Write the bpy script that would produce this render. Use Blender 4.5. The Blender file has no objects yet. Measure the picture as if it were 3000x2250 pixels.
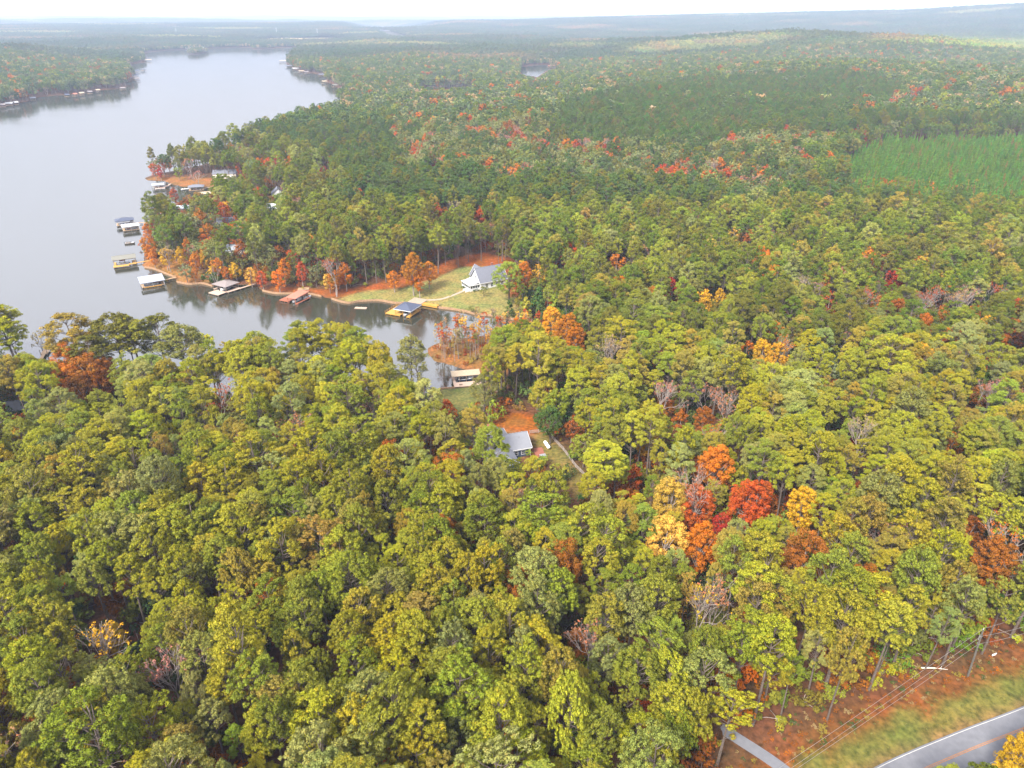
import bpy, math, random
import numpy as np
from mathutils import Vector

random.seed(7)
RNG = np.random.default_rng(11)
scene = bpy.context.scene
COL = scene.collection

# ------------------------------------------------------------------ camera, sky, sun, exposure
F_PX = 2081.0                        # focal length in pixels of the 3000 x 2250 photograph
PITCH = math.atan(1079.0 / F_PX)     # the horizon lies 1079 px above the picture's middle
CAM_Z = 125.0                        # metres above the lake
cam_data = bpy.data.cameras.new('camera')
cam_data.sensor_fit = 'HORIZONTAL'
cam_data.sensor_width = 36.0
cam_data.lens = 36.0 * F_PX / 3000.0
cam_data.clip_start = 1.0
cam_data.clip_end = 60000.0
cam = bpy.data.objects.new('camera', cam_data)
cam.location = (0, 0, CAM_Z)
cam.rotation_euler = (math.pi / 2 - PITCH, 0, 0)
COL.objects.link(cam)
scene.camera = cam

SUN_EL, SUN_AZ = math.radians(46), math.radians(215)   # azimuth clockwise from +Y: behind the camera, to the left
world = bpy.data.worlds.new('World')
scene.world = world
world.use_nodes = True
wn, wl = world.node_tree.nodes, world.node_tree.links
bg = wn['Background']
sky = wn.new('ShaderNodeTexSky')
sky.sky_type = 'NISHITA'
sky.sun_disc = False
sky.sun_elevation = SUN_EL
sky.sun_rotation = SUN_AZ
sky.air_density = 1.0
sky.dust_density = 3.0
# thin even overcast: pale cloud over the blue, a little uneven
tc = wn.new('ShaderNodeTexCoord')
cn = wn.new('ShaderNodeTexNoise'); cn.inputs['Scale'].default_value = 3.0; cn.inputs['Detail'].default_value = 5.0
wl.new(tc.outputs['Generated'], cn.inputs['Vector'])
cr = wn.new('ShaderNodeMapRange')
cr.inputs['From Min'].default_value = 0.3; cr.inputs['From Max'].default_value = 0.7
cr.inputs['To Min'].default_value = 0.72; cr.inputs['To Max'].default_value = 0.95
wl.new(cn.outputs['Fac'], cr.inputs['Value'])
cm = wn.new('ShaderNodeMix'); cm.data_type = 'RGBA'
wl.new(cr.outputs['Result'], cm.inputs['Factor'])
wl.new(sky.outputs['Color'], cm.inputs['A'])
cm.inputs['B'].default_value = (5.0, 4.95, 5.45, 1)
wl.new(cm.outputs['Result'], bg.inputs['Color'])
bg.inputs['Strength'].default_value = 0.12

sun_data = bpy.data.lights.new('sun', 'SUN')
sun_data.energy = 2.7
sun_data.angle = math.radians(13)
sun_data.color = (1.0, 0.95, 0.86)
sun = bpy.data.objects.new('sun', sun_data)
sd_vec = Vector((math.sin(SUN_AZ) * math.cos(SUN_EL), math.cos(SUN_AZ) * math.cos(SUN_EL), math.sin(SUN_EL)))
sun.rotation_euler = sd_vec.to_track_quat('Z', 'Y').to_euler()
sun.location = (-100, -100, 400)
COL.objects.link(sun)

scene.view_settings.view_transform = 'Standard'
scene.view_settings.look = 'None'
scene.view_settings.gamma = 1.0
scene.view_settings.exposure = 1.9
scene.view_settings.use_curve_mapping = False
cy = scene.cycles
cy.max_bounces = 5; cy.diffuse_bounces = 2; cy.glossy_bounces = 2; cy.transmission_bounces = 2
cy.transparent_max_bounces = 4; cy.volume_bounces = 0
cy.caustics_reflective = False; cy.caustics_refractive = False

# ------------------------------------------------------------------ pixels and places
CP, SP = math.cos(PITCH), math.sin(PITCH)

def ray(u, v):
    x = (u - 1500.0) / F_PX
    y = (1125.0 - v) / F_PX
    return np.array([x, CP + SP * y, -SP + CP * y])

def at_z(u, v, z=0.0):
    d = ray(u, v)
    t = (z - CAM_Z) / d[2]
    return (float(d[0] * t), float(d[1] * t))

def project(x, y, z):
    """arrays of world points to photograph pixels and depth"""
    rz = z - CAM_Z
    dep = y * CP - rz * SP
    up = y * SP + rz * CP
    dep = np.maximum(dep, 1e-3)
    return 1500 + F_PX * x / dep, 1125 - F_PX * up / dep, dep

# shore of the lake, walked round: pixel pairs lie on the water, metre pairs are hidden by the trees in front
W0 = [(-900, 205), (-420, 240), (-262, 268)]
PX1 = [(79, 1068), (152, 1065), (250, 1072), (348, 1084), (392, 1097), (396, 1109)]
W1 = [(-124, 238), (-104, 230), (-90, 235), (-72, 243), (-52, 235), (-41, 234), (-32, 227)]
PX2 = [(1285, 1141), (1332, 1137), (1373, 1133), (1425, 1120), (1445, 1100), (1396, 1089), (1373, 1086), (1340, 1075),
       (1316, 1067), (1275, 1058), (1258, 1040), (1253, 1020), (1290, 1003), (1350, 992), (1420, 985), (1506, 978),
       (1550, 962), (1545, 946), (1506, 936), (1443, 925), (1396, 921), (1354, 910), (1285, 901), (1228, 893), (1190, 887),
       (1152, 887), (1111, 880), (1057, 882), (1025, 887), (1000, 884), (971, 875), (942, 868), (901, 860), (854, 860),
       (806, 859), (768, 851), (749, 835), (695, 833), (623, 838), (591, 830), (553, 832), (518, 826), (515, 811), (502, 808),
       (452, 788), (423, 783), (417, 776), (422, 768), (425, 722)]
W2 = [(-229, 446), (-240, 480), (-250, 515), (-248, 530)]
PX3 = [(560, 592), (578, 580), (664, 565), (620, 546), (600, 547), (537, 547), (506, 541), (480, 530), (430, 528), (424, 521)]
W3 = [(-318, 640), (-300, 668), (-282, 712), (-279, 752), (-277, 806), (-272, 847), (-266, 887), (-265, 968), (-250, 1040)]
PX4 = [(1022, 325), (1006, 314), (990, 306), (999, 297), (1019, 287), (1015, 270), (995, 263), (974, 247), (952, 240),
       (954, 232), (966, 224), (937, 221), (927, 217), (887, 212), (860, 203), (836, 186), (842, 172), (859, 155), (886, 139),
       (814, 140), (790, 144), (740, 145), (732, 139), (610, 142), (452, 151), (425, 155), (429, 181), (368, 195), (386, 215),
       (399, 230), (368, 245), (380, 253), (346, 260), (295, 264), (254, 275), (183, 279), (114, 284), (81, 298), (59, 304), (20, 312), (-20, 318)]
W4 = [(-1150, 1050), (-1500, 900), (-1500, 300)]
LAKE = np.array(W0 + [at_z(*p) for p in PX1] + W1 + [at_z(*p) for p in PX2] + W2 + [at_z(*p) for p in PX3] + W3
                + [at_z(*p) for p in PX4] + W4)
ISLE = np.array([at_z(*p) for p in [(548, 160), (560, 153), (585, 151), (612, 152), (600, 156), (570, 161)]])
COVE = np.array([at_z(*p) for p in [(1525, 214), (1528, 197), (1560, 192), (1628, 190), (1632, 198), (1600, 208), (1575, 226), (1545, 222)]])
INLET = np.array([at_z(*p) for p in [(1232, 251), (1240, 246), (1300, 244), (1384, 243), (1385, 250), (1300, 257)]])
FARW = np.array([at_z(*p) for p in [(1104, 84), (1120, 82), (1165, 94), (1194, 98), (1185, 102), (1140, 104), (1130, 92)]])

def inside(poly, x, y):
    r = np.zeros(x.shape, bool)
    n = len(poly)
    for i in range(n):
        x1, y1 = poly[i]; x2, y2 = poly[(i + 1) % n]
        if y1 == y2:
            continue
        c = ((y1 > y) != (y2 > y)) & (x < (x2 - x1) * (y - y1) / (y2 - y1) + x1)
        r ^= c
    return r

def dist_line(pts, x, y, closed=False):
    best = np.full(x.shape, 1e18)
    n = len(pts)
    for i in range(n if closed else n - 1):
        ax, ay = pts[i]; bx, by = pts[(i + 1) % n]
        dx, dy = bx - ax, by - ay
        L2 = dx * dx + dy * dy + 1e-9
        t = np.clip(((x - ax) * dx + (y - ay) * dy) / L2, 0, 1)
        best = np.minimum(best, (x - ax - t * dx) ** 2 + (y - ay - t * dy) ** 2)
    return np.sqrt(best)

def signed(poly, x, y):
    d = dist_line(poly, x, y, True)
    return np.where(inside(poly, x, y), -d, d)

def shore(x, y):
    """distance to the nearest water's edge, negative on the water"""
    s = signed(LAKE, x, y)
    s = np.where(s < 0, np.maximum(s, -signed(ISLE, x, y)), s)
    for p in (COVE, INLET, FARW):
        s = np.minimum(s, signed(p, x, y))
    return s

def sm(a, b, x):
    t = np.clip((x - a) / (b - a), 0, 1)
    return t * t * (3 - 2 * t)

def wav(x, y, s, k):
    a = 2 * math.pi / s
    return (np.sin(a * x + 1.3 * k) * np.cos(a * .83 * y + 2.1 * k) + .6 * np.sin(a * 1.7 * (x * .8 + y * .6) + k) + .4 * np.sin(a * 2.9 * (y * .9 - x * .45) + 3 * k)) / 2

RIDGE_A = np.array([-.9, -.25, -.1, 0, .087, .213, .484, .64, .9])
RIDGE_H = np.array([40, 55, 66, 70, 90, 108, 141, 178, 190])

def height(x, y, s=None):
    x = np.asarray(x, float); y = np.asarray(y, float)
    if s is None:
        s = shore(x, y)
    r = np.hypot(x, y)
    land = .9 * (1 - np.exp(-np.maximum(s, 0) / 1.2)) + 3.3 * (1 - np.exp(-np.maximum(s, 0) / 55.0))
    hk = sm(60, 420, s)
    hills = (wav(x, y, 420, 1) * 4 + 3) * sm(350, 700, r)
    hills = hills + (wav(x, y, 1300, 2) * 13 + 8) * sm(800, 2200, r)
    hills = hills + 46 * np.exp(-((x - 900) / 520) ** 2 - ((y - 2450) / 380) ** 2)
    hills = hills + 20 * np.exp(-((x - 620) / 330) ** 2 - ((y - 1250) / 330) ** 2)
    hills = hills + 12 * np.exp(-((x - 120) / 260) ** 2 - ((y - 900) / 260) ** 2)
    hills = hills + 26 * np.exp(-((x + 1250) / 420) ** 2 - ((y - 2100) / 500) ** 2)
    hills = hills + (95 + wav(x, y, 5200, 3) * 26) * sm(3500, 17000, r)
    a = x / np.maximum(y, 50)
    rg = np.interp(a, RIDGE_A, RIDGE_H)
    hills = np.maximum(hills, rg * np.exp(-((r - 6600) / 1700) ** 2) * (y > 0))
    h = land + hills * hk
    return np.where(s < 0, np.maximum(s * .35, -3.0), h)

def hgt(x, y):
    return float(height(np.array([x]), np.array([y]))[0])

def hit(u, v, dz=0.0):
    """where the ray through a pixel meets the ground (or dz metres above it)"""
    d = ray(u, v)
    t = np.geomspace(90, 9000, 500)
    z = CAM_Z + d[2] * t
    g = height(d[0] * t, d[1] * t) + dz
    g = np.maximum(g, 0)
    i = int(np.argmax(z < g))
    if i == 0:
        i = len(t) - 1
    t0, t1 = t[i - 1], t[i]
    tt = np.linspace(t0, t1, 40)
    z = CAM_Z + d[2] * tt
    g = np.maximum(height(d[0] * tt, d[1] * tt) + dz, 0)
    i = int(np.argmax(z < g))
    return (float(d[0] * tt[i]), float(d[1] * tt[i]))

# ------------------------------------------------------------------ mesh building helpers
class MB:
    def __init__(self):
        self.v, self.f, self.m = [], [], []
    def poly(self, pts, mi=0):
        b = len(self.v); self.v += [tuple(p) for p in pts]; self.f.append(tuple(range(b, b + len(pts)))); self.m.append(mi)
    def box(self, x0, x1, y0, y1, z0, z1, mi=0):
        b = len(self.v)
        self.v += [(x, y, z) for z in (z0, z1) for y in (y0, y1) for x in (x0, x1)]
        for q in ((0, 2, 3, 1), (4, 5, 7, 6), (0, 1, 5, 4), (2, 6, 7, 3), (0, 4, 6, 2), (1, 3, 7, 5)):
            self.f.append(tuple(b + i for i in q)); self.m.append(mi)
        return self
    def hexa(self, p, mi=0):
        """eight corners: four below, four above, in the same turning order"""
        b = len(self.v); self.v += [tuple(q) for q in p]
        for q in ((3, 2, 1, 0), (4, 5, 6, 7), (0, 1, 5, 4), (1, 2, 6, 5), (2, 3, 7, 6), (3, 0, 4, 7)):
            self.f.append(tuple(b + i for i in q)); self.m.append(mi)
        return self
    def slab(self, quad, th, mi=0):
        q = [Vector(p) for p in quad]
        n = (q[1] - q[0]).cross(q[-1] - q[0]).normalized()
        if n.z < 0:
            q.reverse(); n = -n
        k = len(q); b = len(self.v)
        self.v += [tuple(p - n * th) for p in q] + [tuple(p) for p in q]
        self.f.append(tuple(b + i for i in reversed(range(k)))); self.m.append(mi)
        self.f.append(tuple(b + k + i for i in range(k))); self.m.append(mi)
        for i in range(k):
            j = (i + 1) % k
            self.f.append((b + i, b + j, b + k + j, b + k + i)); self.m.append(mi)
        return self
    def tube(self, pts, radii, n=6, mi=0, cap=True):
        pts = [Vector(p) for p in pts]
        if not hasattr(radii, '__len__'):
            radii = [radii] * len(pts)
        b = len(self.v)
        for i, p in enumerate(pts):
            d = (pts[min(i + 1, len(pts) - 1)] - pts[max(i - 1, 0)]).normalized()
            a = d.cross(Vector((0, 0, 1)) if abs(d.z) < .9 else Vector((1, 0, 0))).normalized()
            c = d.cross(a)
            for k in range(n):
                an = 2 * math.pi * k / n
                self.v.append(tuple(p + (a * math.cos(an) + c * math.sin(an)) * radii[i]))
        for i in range(len(pts) - 1):
            for k in range(n):
                self.f.append((b + i * n + k, b + i * n + (k + 1) % n, b + (i + 1) * n + (k + 1) % n, b + (i + 1) * n + k)); self.m.append(mi)
        if cap:
            self.f.append(tuple(b + k for k in range(n))); self.m.append(mi)
            self.f.append(tuple(b + (len(pts) - 1) * n + k for k in reversed(range(n)))); self.m.append(mi)
        return self
    def mesh(self, name, mats):
        me = bpy.data.meshes.new(name)
        me.from_pydata(self.v, [], self.f)
        for m in (mats if isinstance(mats, (list, tuple)) else [mats]):
            me.materials.append(m)
        me.polygons.foreach_set('material_index', self.m)
        me.update()
        return me
    def build(self, name, mats, parent=None, loc=None, smooth=False):
        o = bpy.data.objects.new(name, self.mesh(name, mats))
        COL.objects.link(o)
        if parent is not None:
            o.parent = parent
        if loc is not None:
            o.location = loc
        if smooth:
            o.data.polygons.foreach_set('use_smooth', [True] * len(o.data.polygons))
        return o

def tag(o, label, cat=None, group=None, kind=None):
    o['label'] = label
    if cat: o['category'] = cat
    if group: o['group'] = group
    if kind: o['kind'] = kind
    return o

def thing(name, loc, rz, label, cat, group=None):
    o = bpy.data.objects.new(name, None)
    o.location = loc; o.rotation_euler = (0, 0, rz); o.empty_display_size = .5
    COL.objects.link(o)
    return tag(o, label, cat, group)

# ------------------------------------------------------------------ materials
def new_mat(name):
    m = bpy.data.materials.new(name); m.use_nodes = True
    return m, m.node_tree.nodes, m.node_tree.links, m.node_tree.nodes['Principled BSDF']

def plain(name, col, rough=.7, var=.18, scale=1.5, metal=0.0, spec=.4, bump=0.0):
    m, n, l, b = new_mat(name)
    no = n.new('ShaderNodeTexNoise'); no.inputs['Scale'].default_value = scale; no.inputs['Detail'].default_value = 6
    t = n.new('ShaderNodeTexCoord'); l.new(t.outputs['Object'], no.inputs['Vector'])
    mr = n.new('ShaderNodeMapRange'); mr.inputs['From Min'].default_value = .3; mr.inputs['From Max'].default_value = .7
    mr.inputs['To Min'].default_value = 1 - var; mr.inputs['To Max'].default_value = 1 + var
    l.new(no.outputs['Fac'], mr.inputs['Value'])
    mx = n.new('ShaderNodeVectorMath'); mx.operation = 'SCALE'
    mx.inputs[0].default_value = col[:3]
    l.new(mr.outputs['Result'], mx.inputs['Scale'])
    l.new(mx.outputs['Vector'], b.inputs['Base Color'])
    b.inputs['Roughness'].default_value = rough; b.inputs['Metallic'].default_value = metal
    b.inputs['Specular IOR Level'].default_value = spec
    if bump:
        bp = n.new('ShaderNodeBump'); bp.inputs['Strength'].default_value = bump; bp.inputs['Distance'].default_value = .1
        l.new(no.outputs['Fac'], bp.inputs['Height']); l.new(bp.outputs['Normal'], b.inputs['Normal'])
    return m

def streaked(name, col, col2, axis, period, rough=.7):
    """boards, shingle courses or metal ribs too fine to be built: fine stripes along one axis of the thing"""
    m, n, l, b = new_mat(name)
    t = n.new('ShaderNodeTexCoord')
    w = n.new('ShaderNodeTexWave'); w.wave_type = 'BANDS'; w.bands_direction = axis; w.wave_profile = 'SAW'
    w.inputs['Scale'].default_value = .314 / period * 2; w.inputs['Distortion'].default_value = .4
    l.new(t.outputs['Object'], w.inputs['Vector'])
    no = n.new('ShaderNodeTexNoise'); no.inputs['Scale'].default_value = 1.2; no.inputs['Detail'].default_value = 8
    l.new(t.outputs['Object'], no.inputs['Vector'])
    ad = n.new('ShaderNodeMath'); ad.operation = 'MULTIPLY_ADD'; ad.inputs[1].default_value = .45
    l.new(w.outputs['Fac'], ad.inputs[0]); 
    s2 = n.new('ShaderNodeMath'); s2.operation = 'MULTIPLY'; s2.inputs[1].default_value = .7
    l.new(no.outputs['Fac'], s2.inputs[0]); l.new(s2.outputs[0], ad.inputs[2])
    mx = n.new('ShaderNodeMix'); mx.data_type = 'RGBA'
    mx.inputs['A'].default_value = (*col, 1); mx.inputs['B'].default_value = (*col2, 1)
    l.new(ad.outputs[0], mx.inputs['Factor']); l.new(mx.outputs['Result'], b.inputs['Base Color'])
    b.inputs['Roughness'].default_value = rough
    return m

def foliage(name, trans=.16):
    """leaf colour: the tree's own tint, varied leaf by leaf"""
    m, n, l, b = new_mat(name)
    n.remove(b)
    out = n['Material Output']
    ti = n.new('ShaderNodeAttribute'); ti.attribute_type = 'INSTANCER'; ti.attribute_name = 'tint'
    va = n.new('ShaderNodeAttribute'); va.attribute_type = 'GEOMETRY'; va.attribute_name = 'leafvar'
    rp = n.new('ShaderNodeValToRGB')
    e = rp.color_ramp.elements
    e[0].position = 0; e[0].color = (.74, .79, .70, 1)
    e[1].position = 1; e[1].color = (1.55, 1.0, .7, 1)
    x = rp.color_ramp.elements.new(.45); x.color = (.95, .97, 1, 1)
    x = rp.color_ramp.elements.new(.8); x.color = (1.15, 1.12, .95, 1)
    l.new(va.outputs['Fac'], rp.inputs['Fac'])
    mu = n.new('ShaderNodeVectorMath'); mu.operation = 'MULTIPLY'
    l.new(rp.outputs['Color'], mu.inputs[1])
    # parts of a crown turn earlier than others
    ob = n.new('ShaderNodeTexCoord'); nz = n.new('ShaderNodeTexNoise'); nz.inputs['Scale'].default_value = .33; nz.inputs['Detail'].default_value = 3
    l.new(ob.outputs['Object'], nz.inputs['Vector'])
    mr = n.new('ShaderNodeMapRange'); mr.inputs['From Min'].default_value = .5; mr.inputs['From Max'].default_value = .75
    mr.inputs['To Min'].default_value = 0; mr.inputs['To Max'].default_value = .35
    l.new(nz.outputs['Fac'], mr.inputs['Value'])
    tm = n.new('ShaderNodeMix'); tm.data_type = 'RGBA'; tm.inputs['B'].default_value = (.18, .145, .02, 1)
    l.new(mr.outputs['Result'], tm.inputs['Factor']); l.new(ti.outputs['Color'], tm.inputs['A'])
    l.new(tm.outputs['Result'], mu.inputs[0])
    df = n.new('ShaderNodeBsdfDiffuse'); tr = n.new('ShaderNodeBsdfTranslucent')
    l.new(mu.outputs['Vector'], df.inputs['Color']); l.new(mu.outputs['Vector'], tr.inputs['Color'])
    mx = n.new('ShaderNodeMixShader'); mx.inputs['Fac'].default_value = trans
    l.new(df.outputs[0], mx.inputs[1]); l.new(tr.outputs[0], mx.inputs[2])
    l.new(mx.outputs[0], out.inputs['Surface'])
    return m

M = {}
M['leaf'] = foliage('foliage')
M['bark'] = plain('pine_bark', (.115, .088, .072), .9, .35, 3)
M['pale_bark'] = plain('pale_bark', (.25, .205, .18), .9, .25, 3)
M['roof_grey'] = streaked('grey_shingles', (.135, .14, .16), (.185, .19, .21), 'Z', .22)
M['roof_dark'] = streaked('dark_blue_shingles', (.035, .045, .075), (.06, .07, .11), 'Z', .22, .6)
M['roof_slate'] = streaked('slate_shingles', (.10, .105, .13), (.14, .145, .17), 'Z', .22)
M['roof_brown'] = streaked('brown_grey_shingles', (.15, .125, .12), (.22, .185, .175), 'Z', .22)
M['roof_red'] = streaked('red_boards', (.30, .10, .06), (.40, .155, .10), 'Y', .25)
M['roof_metal'] = streaked('pale_metal_roof', (.22, .24, .275), (.29, .31, .345), 'X', .5, .4)
M['roof_white'] = plain('white_roofing', (.45, .45, .45), .5, .08)
M['roof_tan'] = plain('tan_roofing', (.33, .26, .175), .7, .12)
M['roof_olive'] = streaked('olive_shingles', (.12, .12, .10), (.18, .17, .14), 'Z', .22)
M['deck'] = streaked('deck_boards', (.26, .165, .085), (.36, .24, .13), 'X', .3)
M['deck_yellow'] = streaked('new_timber', (.36, .18, .025), (.48, .27, .06), 'X', .3)
M['deck_pink'] = streaked('pale_deck_boards', (.34, .235, .17), (.43, .31, .24), 'X', .3)
M['deck_red'] = streaked('red_deck_boards', (.22, .065, .035), (.30, .105, .055), 'X', .3)
M['timber'] = plain('weathered_timber', (.22, .17, .13), .85, .25, 4)
M['yellow_timber'] = plain('yellow_timber', (.42, .21, .03), .7, .2, 3)
M['red_timber'] = plain('red_timber', (.38, .13, .07), .8, .2, 3)
M['white'] = plain('white_paint', (.62, .62, .62), .55, .05)
M['cream'] = plain('cream_paint', (.66, .62, .52), .6, .08)
M['navy'] = streaked('navy_siding', (.030, .045, .085), (.045, .065, .11), 'Z', .2)
M['teal'] = streaked('teal_siding', (.06, .10, .10), (.09, .14, .14), 'Z', .2)
M['brick'] = plain('red_brick', (.24, .085, .055), .85, .25, 5)
M['glass'] = plain('window_glass', (.04, .05, .06), .08, .1, 1, 0, .8)
M['dark'] = plain('dark_opening', (.03, .03, .035), .8, .1)
M['hull'] = plain('boat_hull', (.55, .56, .58), .25, .05, 1, 0, .6)
M['hull_navy'] = plain('navy_hull', (.02, .03, .10), .25, .05, 1, 0, .6)
M['seat_red'] = plain('red_canvas', (.45, .06, .04), .7, .1)
M['seat_tan'] = plain('tan_vinyl', (.5, .42, .3), .6, .1)
M['black'] = plain('black_plastic', (.02, .02, .022), .4, .1)
M['tank'] = plain('white_tank_paint', (.8, .8, .8), .35, .05)
M['concrete'] = plain('pale_concrete', (.30, .235, .17), .85, .12, 1.2)
M['pole'] = plain('creosoted_pole', (.11, .10, .085), .9, .25, 4)
M['galv'] = plain('galvanised_steel', (.42, .43, .44), .45, .1, 2, .5)
M['wire'] = plain('bare_wire', (.32, .29, .27), .5, .05, 1, .6)
M['fence'] = plain('grey_fence_boards', (.30, .25, .22), .9, .25, 3)
M['seawall'] = plain('brown_seawall_boards', (.30, .18, .10), .85, .3, 2)

# asphalt, painted lines
M['asphalt'] = plain('asphalt', (.145, .148, .165), .9, .10, .8, 0, .3, .2)
M['line_white'] = plain('white_road_paint', (.42, .41, .39), .8, .15, 4)
M['line_yellow'] = plain('yellow_road_paint', (.36, .15, .04), .8, .2, 4)

# the ground: leaf litter, grass and straw by where they grow, broken up by noise
def ground_mat():
    m, n, l, b = new_mat('ground')
    at = n.new('ShaderNodeAttribute'); at.attribute_type = 'GEOMETRY'; at.attribute_name = 'soil'
    ge = n.new('ShaderNodeNewGeometry')
    def noise(s, d=6):
        k = n.new('ShaderNodeTexNoise'); k.inputs['Scale'].default_value = s; k.inputs['Detail'].default_value = d
        l.new(ge.outputs['Position'], k.inputs['Vector']); return k
    n1, n2, n3 = noise(.9, 8), noise(.12, 5), noise(6, 3)
    r = n.new('ShaderNodeValToRGB'); e = r.color_ramp.elements
    e[0].position = .3; e[0].color = (.5, .55, .5, 1); e[1].position = .72; e[1].color = (1.55, 1.4, 1.3, 1)
    l.new(n1.outputs['Fac'], r.inputs['Fac'])
    mu = n.new('ShaderNodeVectorMath'); mu.operation = 'MULTIPLY'
    l.new(at.outputs['Color'], mu.inputs[0]); l.new(r.outputs['Color'], mu.inputs[1])
    r2 = n.new('ShaderNodeValToRGB'); e = r2.color_ramp.elements
    e[0].position = .35; e[0].color = (.8, .95, .8, 1); e[1].position = .65; e[1].color = (1.2, 1.0, .95, 1)
    l.new(n2.outputs['Fac'], r2.inputs['Fac'])
    m2 = n.new('ShaderNodeVectorMath'); m2.operation = 'MULTIPLY'
    l.new(mu.outputs['Vector'], m2.inputs[0]); l.new(r2.outputs['Color'], m2.inputs[1])
    l.new(m2.outputs['Vector'], b.inputs['Base Color'])
    b.inputs['Roughness'].default_value = .95; b.inputs['Specular IOR Level'].default_value = .15
    bp = n.new('ShaderNodeBump'); bp.inputs['Strength'].default_value = .6; bp.inputs['Distance'].default_value = .25
    l.new(n3.outputs['Fac'], bp.inputs['Height']); l.new(bp.outputs['Normal'], b.inputs['Normal'])
    return m
M['ground'] = ground_mat()

def water_mat():
    m, n, l, b = new_mat('lake_water')
    ge = n.new('ShaderNodeNewGeometry')
    mp = n.new('ShaderNodeMapping'); mp.inputs['Scale'].default_value = (.7, 1.25, 1.0)
    l.new(ge.outputs['Position'], mp.inputs['Vector'])
    a = n.new('ShaderNodeTexNoise'); a.inputs['Scale'].default_value = 1.1; a.inputs['Detail'].default_value = 4
    c = n.new('ShaderNodeTexNoise'); c.inputs['Scale'].default_value = .02; c.inputs['Detail'].default_value = 4
    l.new(mp.outputs['Vector'], a.inputs['Vector']); l.new(mp.outputs['Vector'], c.inputs['Vector'])
    # gusts: stretches of ruffled and of calm water
    mr = n.new('ShaderNodeMapRange'); mr.inputs['From Min'].default_value = .35; mr.inputs['From Max'].default_value = .65
    mr.inputs['To Min'].default_value = .02; mr.inputs['To Max'].default_value = .30
    l.new(c.outputs['Fac'], mr.inputs['Value'])
    bp = n.new('ShaderNodeBump'); bp.inputs['Distance'].default_value = .12
    l.new(mr.outputs['Result'], bp.inputs['Strength']); l.new(a.outputs['Fac'], bp.inputs['Height'])
    n.remove(b)
    df = n.new('ShaderNodeBsdfDiffuse'); df.inputs['Color'].default_value = (.034, .034, .022, 1)
    gl = n.new('ShaderNodeBsdfGlossy'); gl.inputs['Roughness'].default_value = .07
    l.new(bp.outputs['Normal'], gl.inputs['Normal'])
    lw = n.new('ShaderNodeLayerWeight'); lw.inputs['Blend'].default_value = .5
    fr = n.new('ShaderNodeMapRange'); fr.inputs['From Min'].default_value = .45; fr.inputs['From Max'].default_value = 1.0
    fr.inputs['To Min'].default_value = .24; fr.inputs['To Max'].default_value = .46
    l.new(lw.outputs['Facing'], fr.inputs['Value'])
    mx = n.new('ShaderNodeMixShader')
    l.new(fr.outputs['Result'], mx.inputs['Fac']); l.new(df.outputs[0], mx.inputs[1]); l.new(gl.outputs[0], mx.inputs[2])
    l.new(mx.outputs[0], n['Material Output'].inputs['Surface'])
    return m
M['water'] = water_mat()

# ------------------------------------------------------------------ the ground, the lake, the road
def P(px, dz=0.0):
    return [hit(u, v, dz) for u, v in px]

RE = [hit(2572, 2250), hit(2669, 2200), hit(2791, 2160), hit(3000, 2074)]      # far edge line of the road
def smooth_path(pts, n=8):
    """Catmull-Rom through the points"""
    p = [np.array(q, float) for q in pts]
    p = [2 * p[0] - p[1]] + p + [2 * p[-1] - p[-2]]
    out = []
    for i in range(1, len(p) - 2):
        for k in range(n):
            t = k / n
            out.append(.5 * ((2 * p[i]) + (p[i + 1] - p[i - 1]) * t + (2 * p[i - 1] - 5 * p[i] + 4 * p[i + 1] - p[i + 2]) * t * t
                             + (3 * p[i] - 3 * p[i + 1] + p[i + 2] - p[i - 1]) * t ** 3))
    out.append(p[-2])
    return [tuple(map(float, q)) for q in out]

ROAD_EDGE = smooth_path([(-70, -34), (-28, 12), (6, 42), (36, 65.5), RE[0], RE[3], (136, 108), (175, 121), (240, 144), (330, 176), (480, 222), (620, 262)], 10)
def offset_path(pts, d):
    out = []
    for i, p in enumerate(pts):
        a = np.array(pts[max(i - 1, 0)]); b = np.array(pts[min(i + 1, len(pts) - 1)])
        t = (b - a) / np.linalg.norm(b - a)
        out.append((p[0] + t[1] * d, p[1] - t[0] * d))
    return out
ROAD_MID = offset_path(ROAD_EDGE, 3.3)

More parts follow.
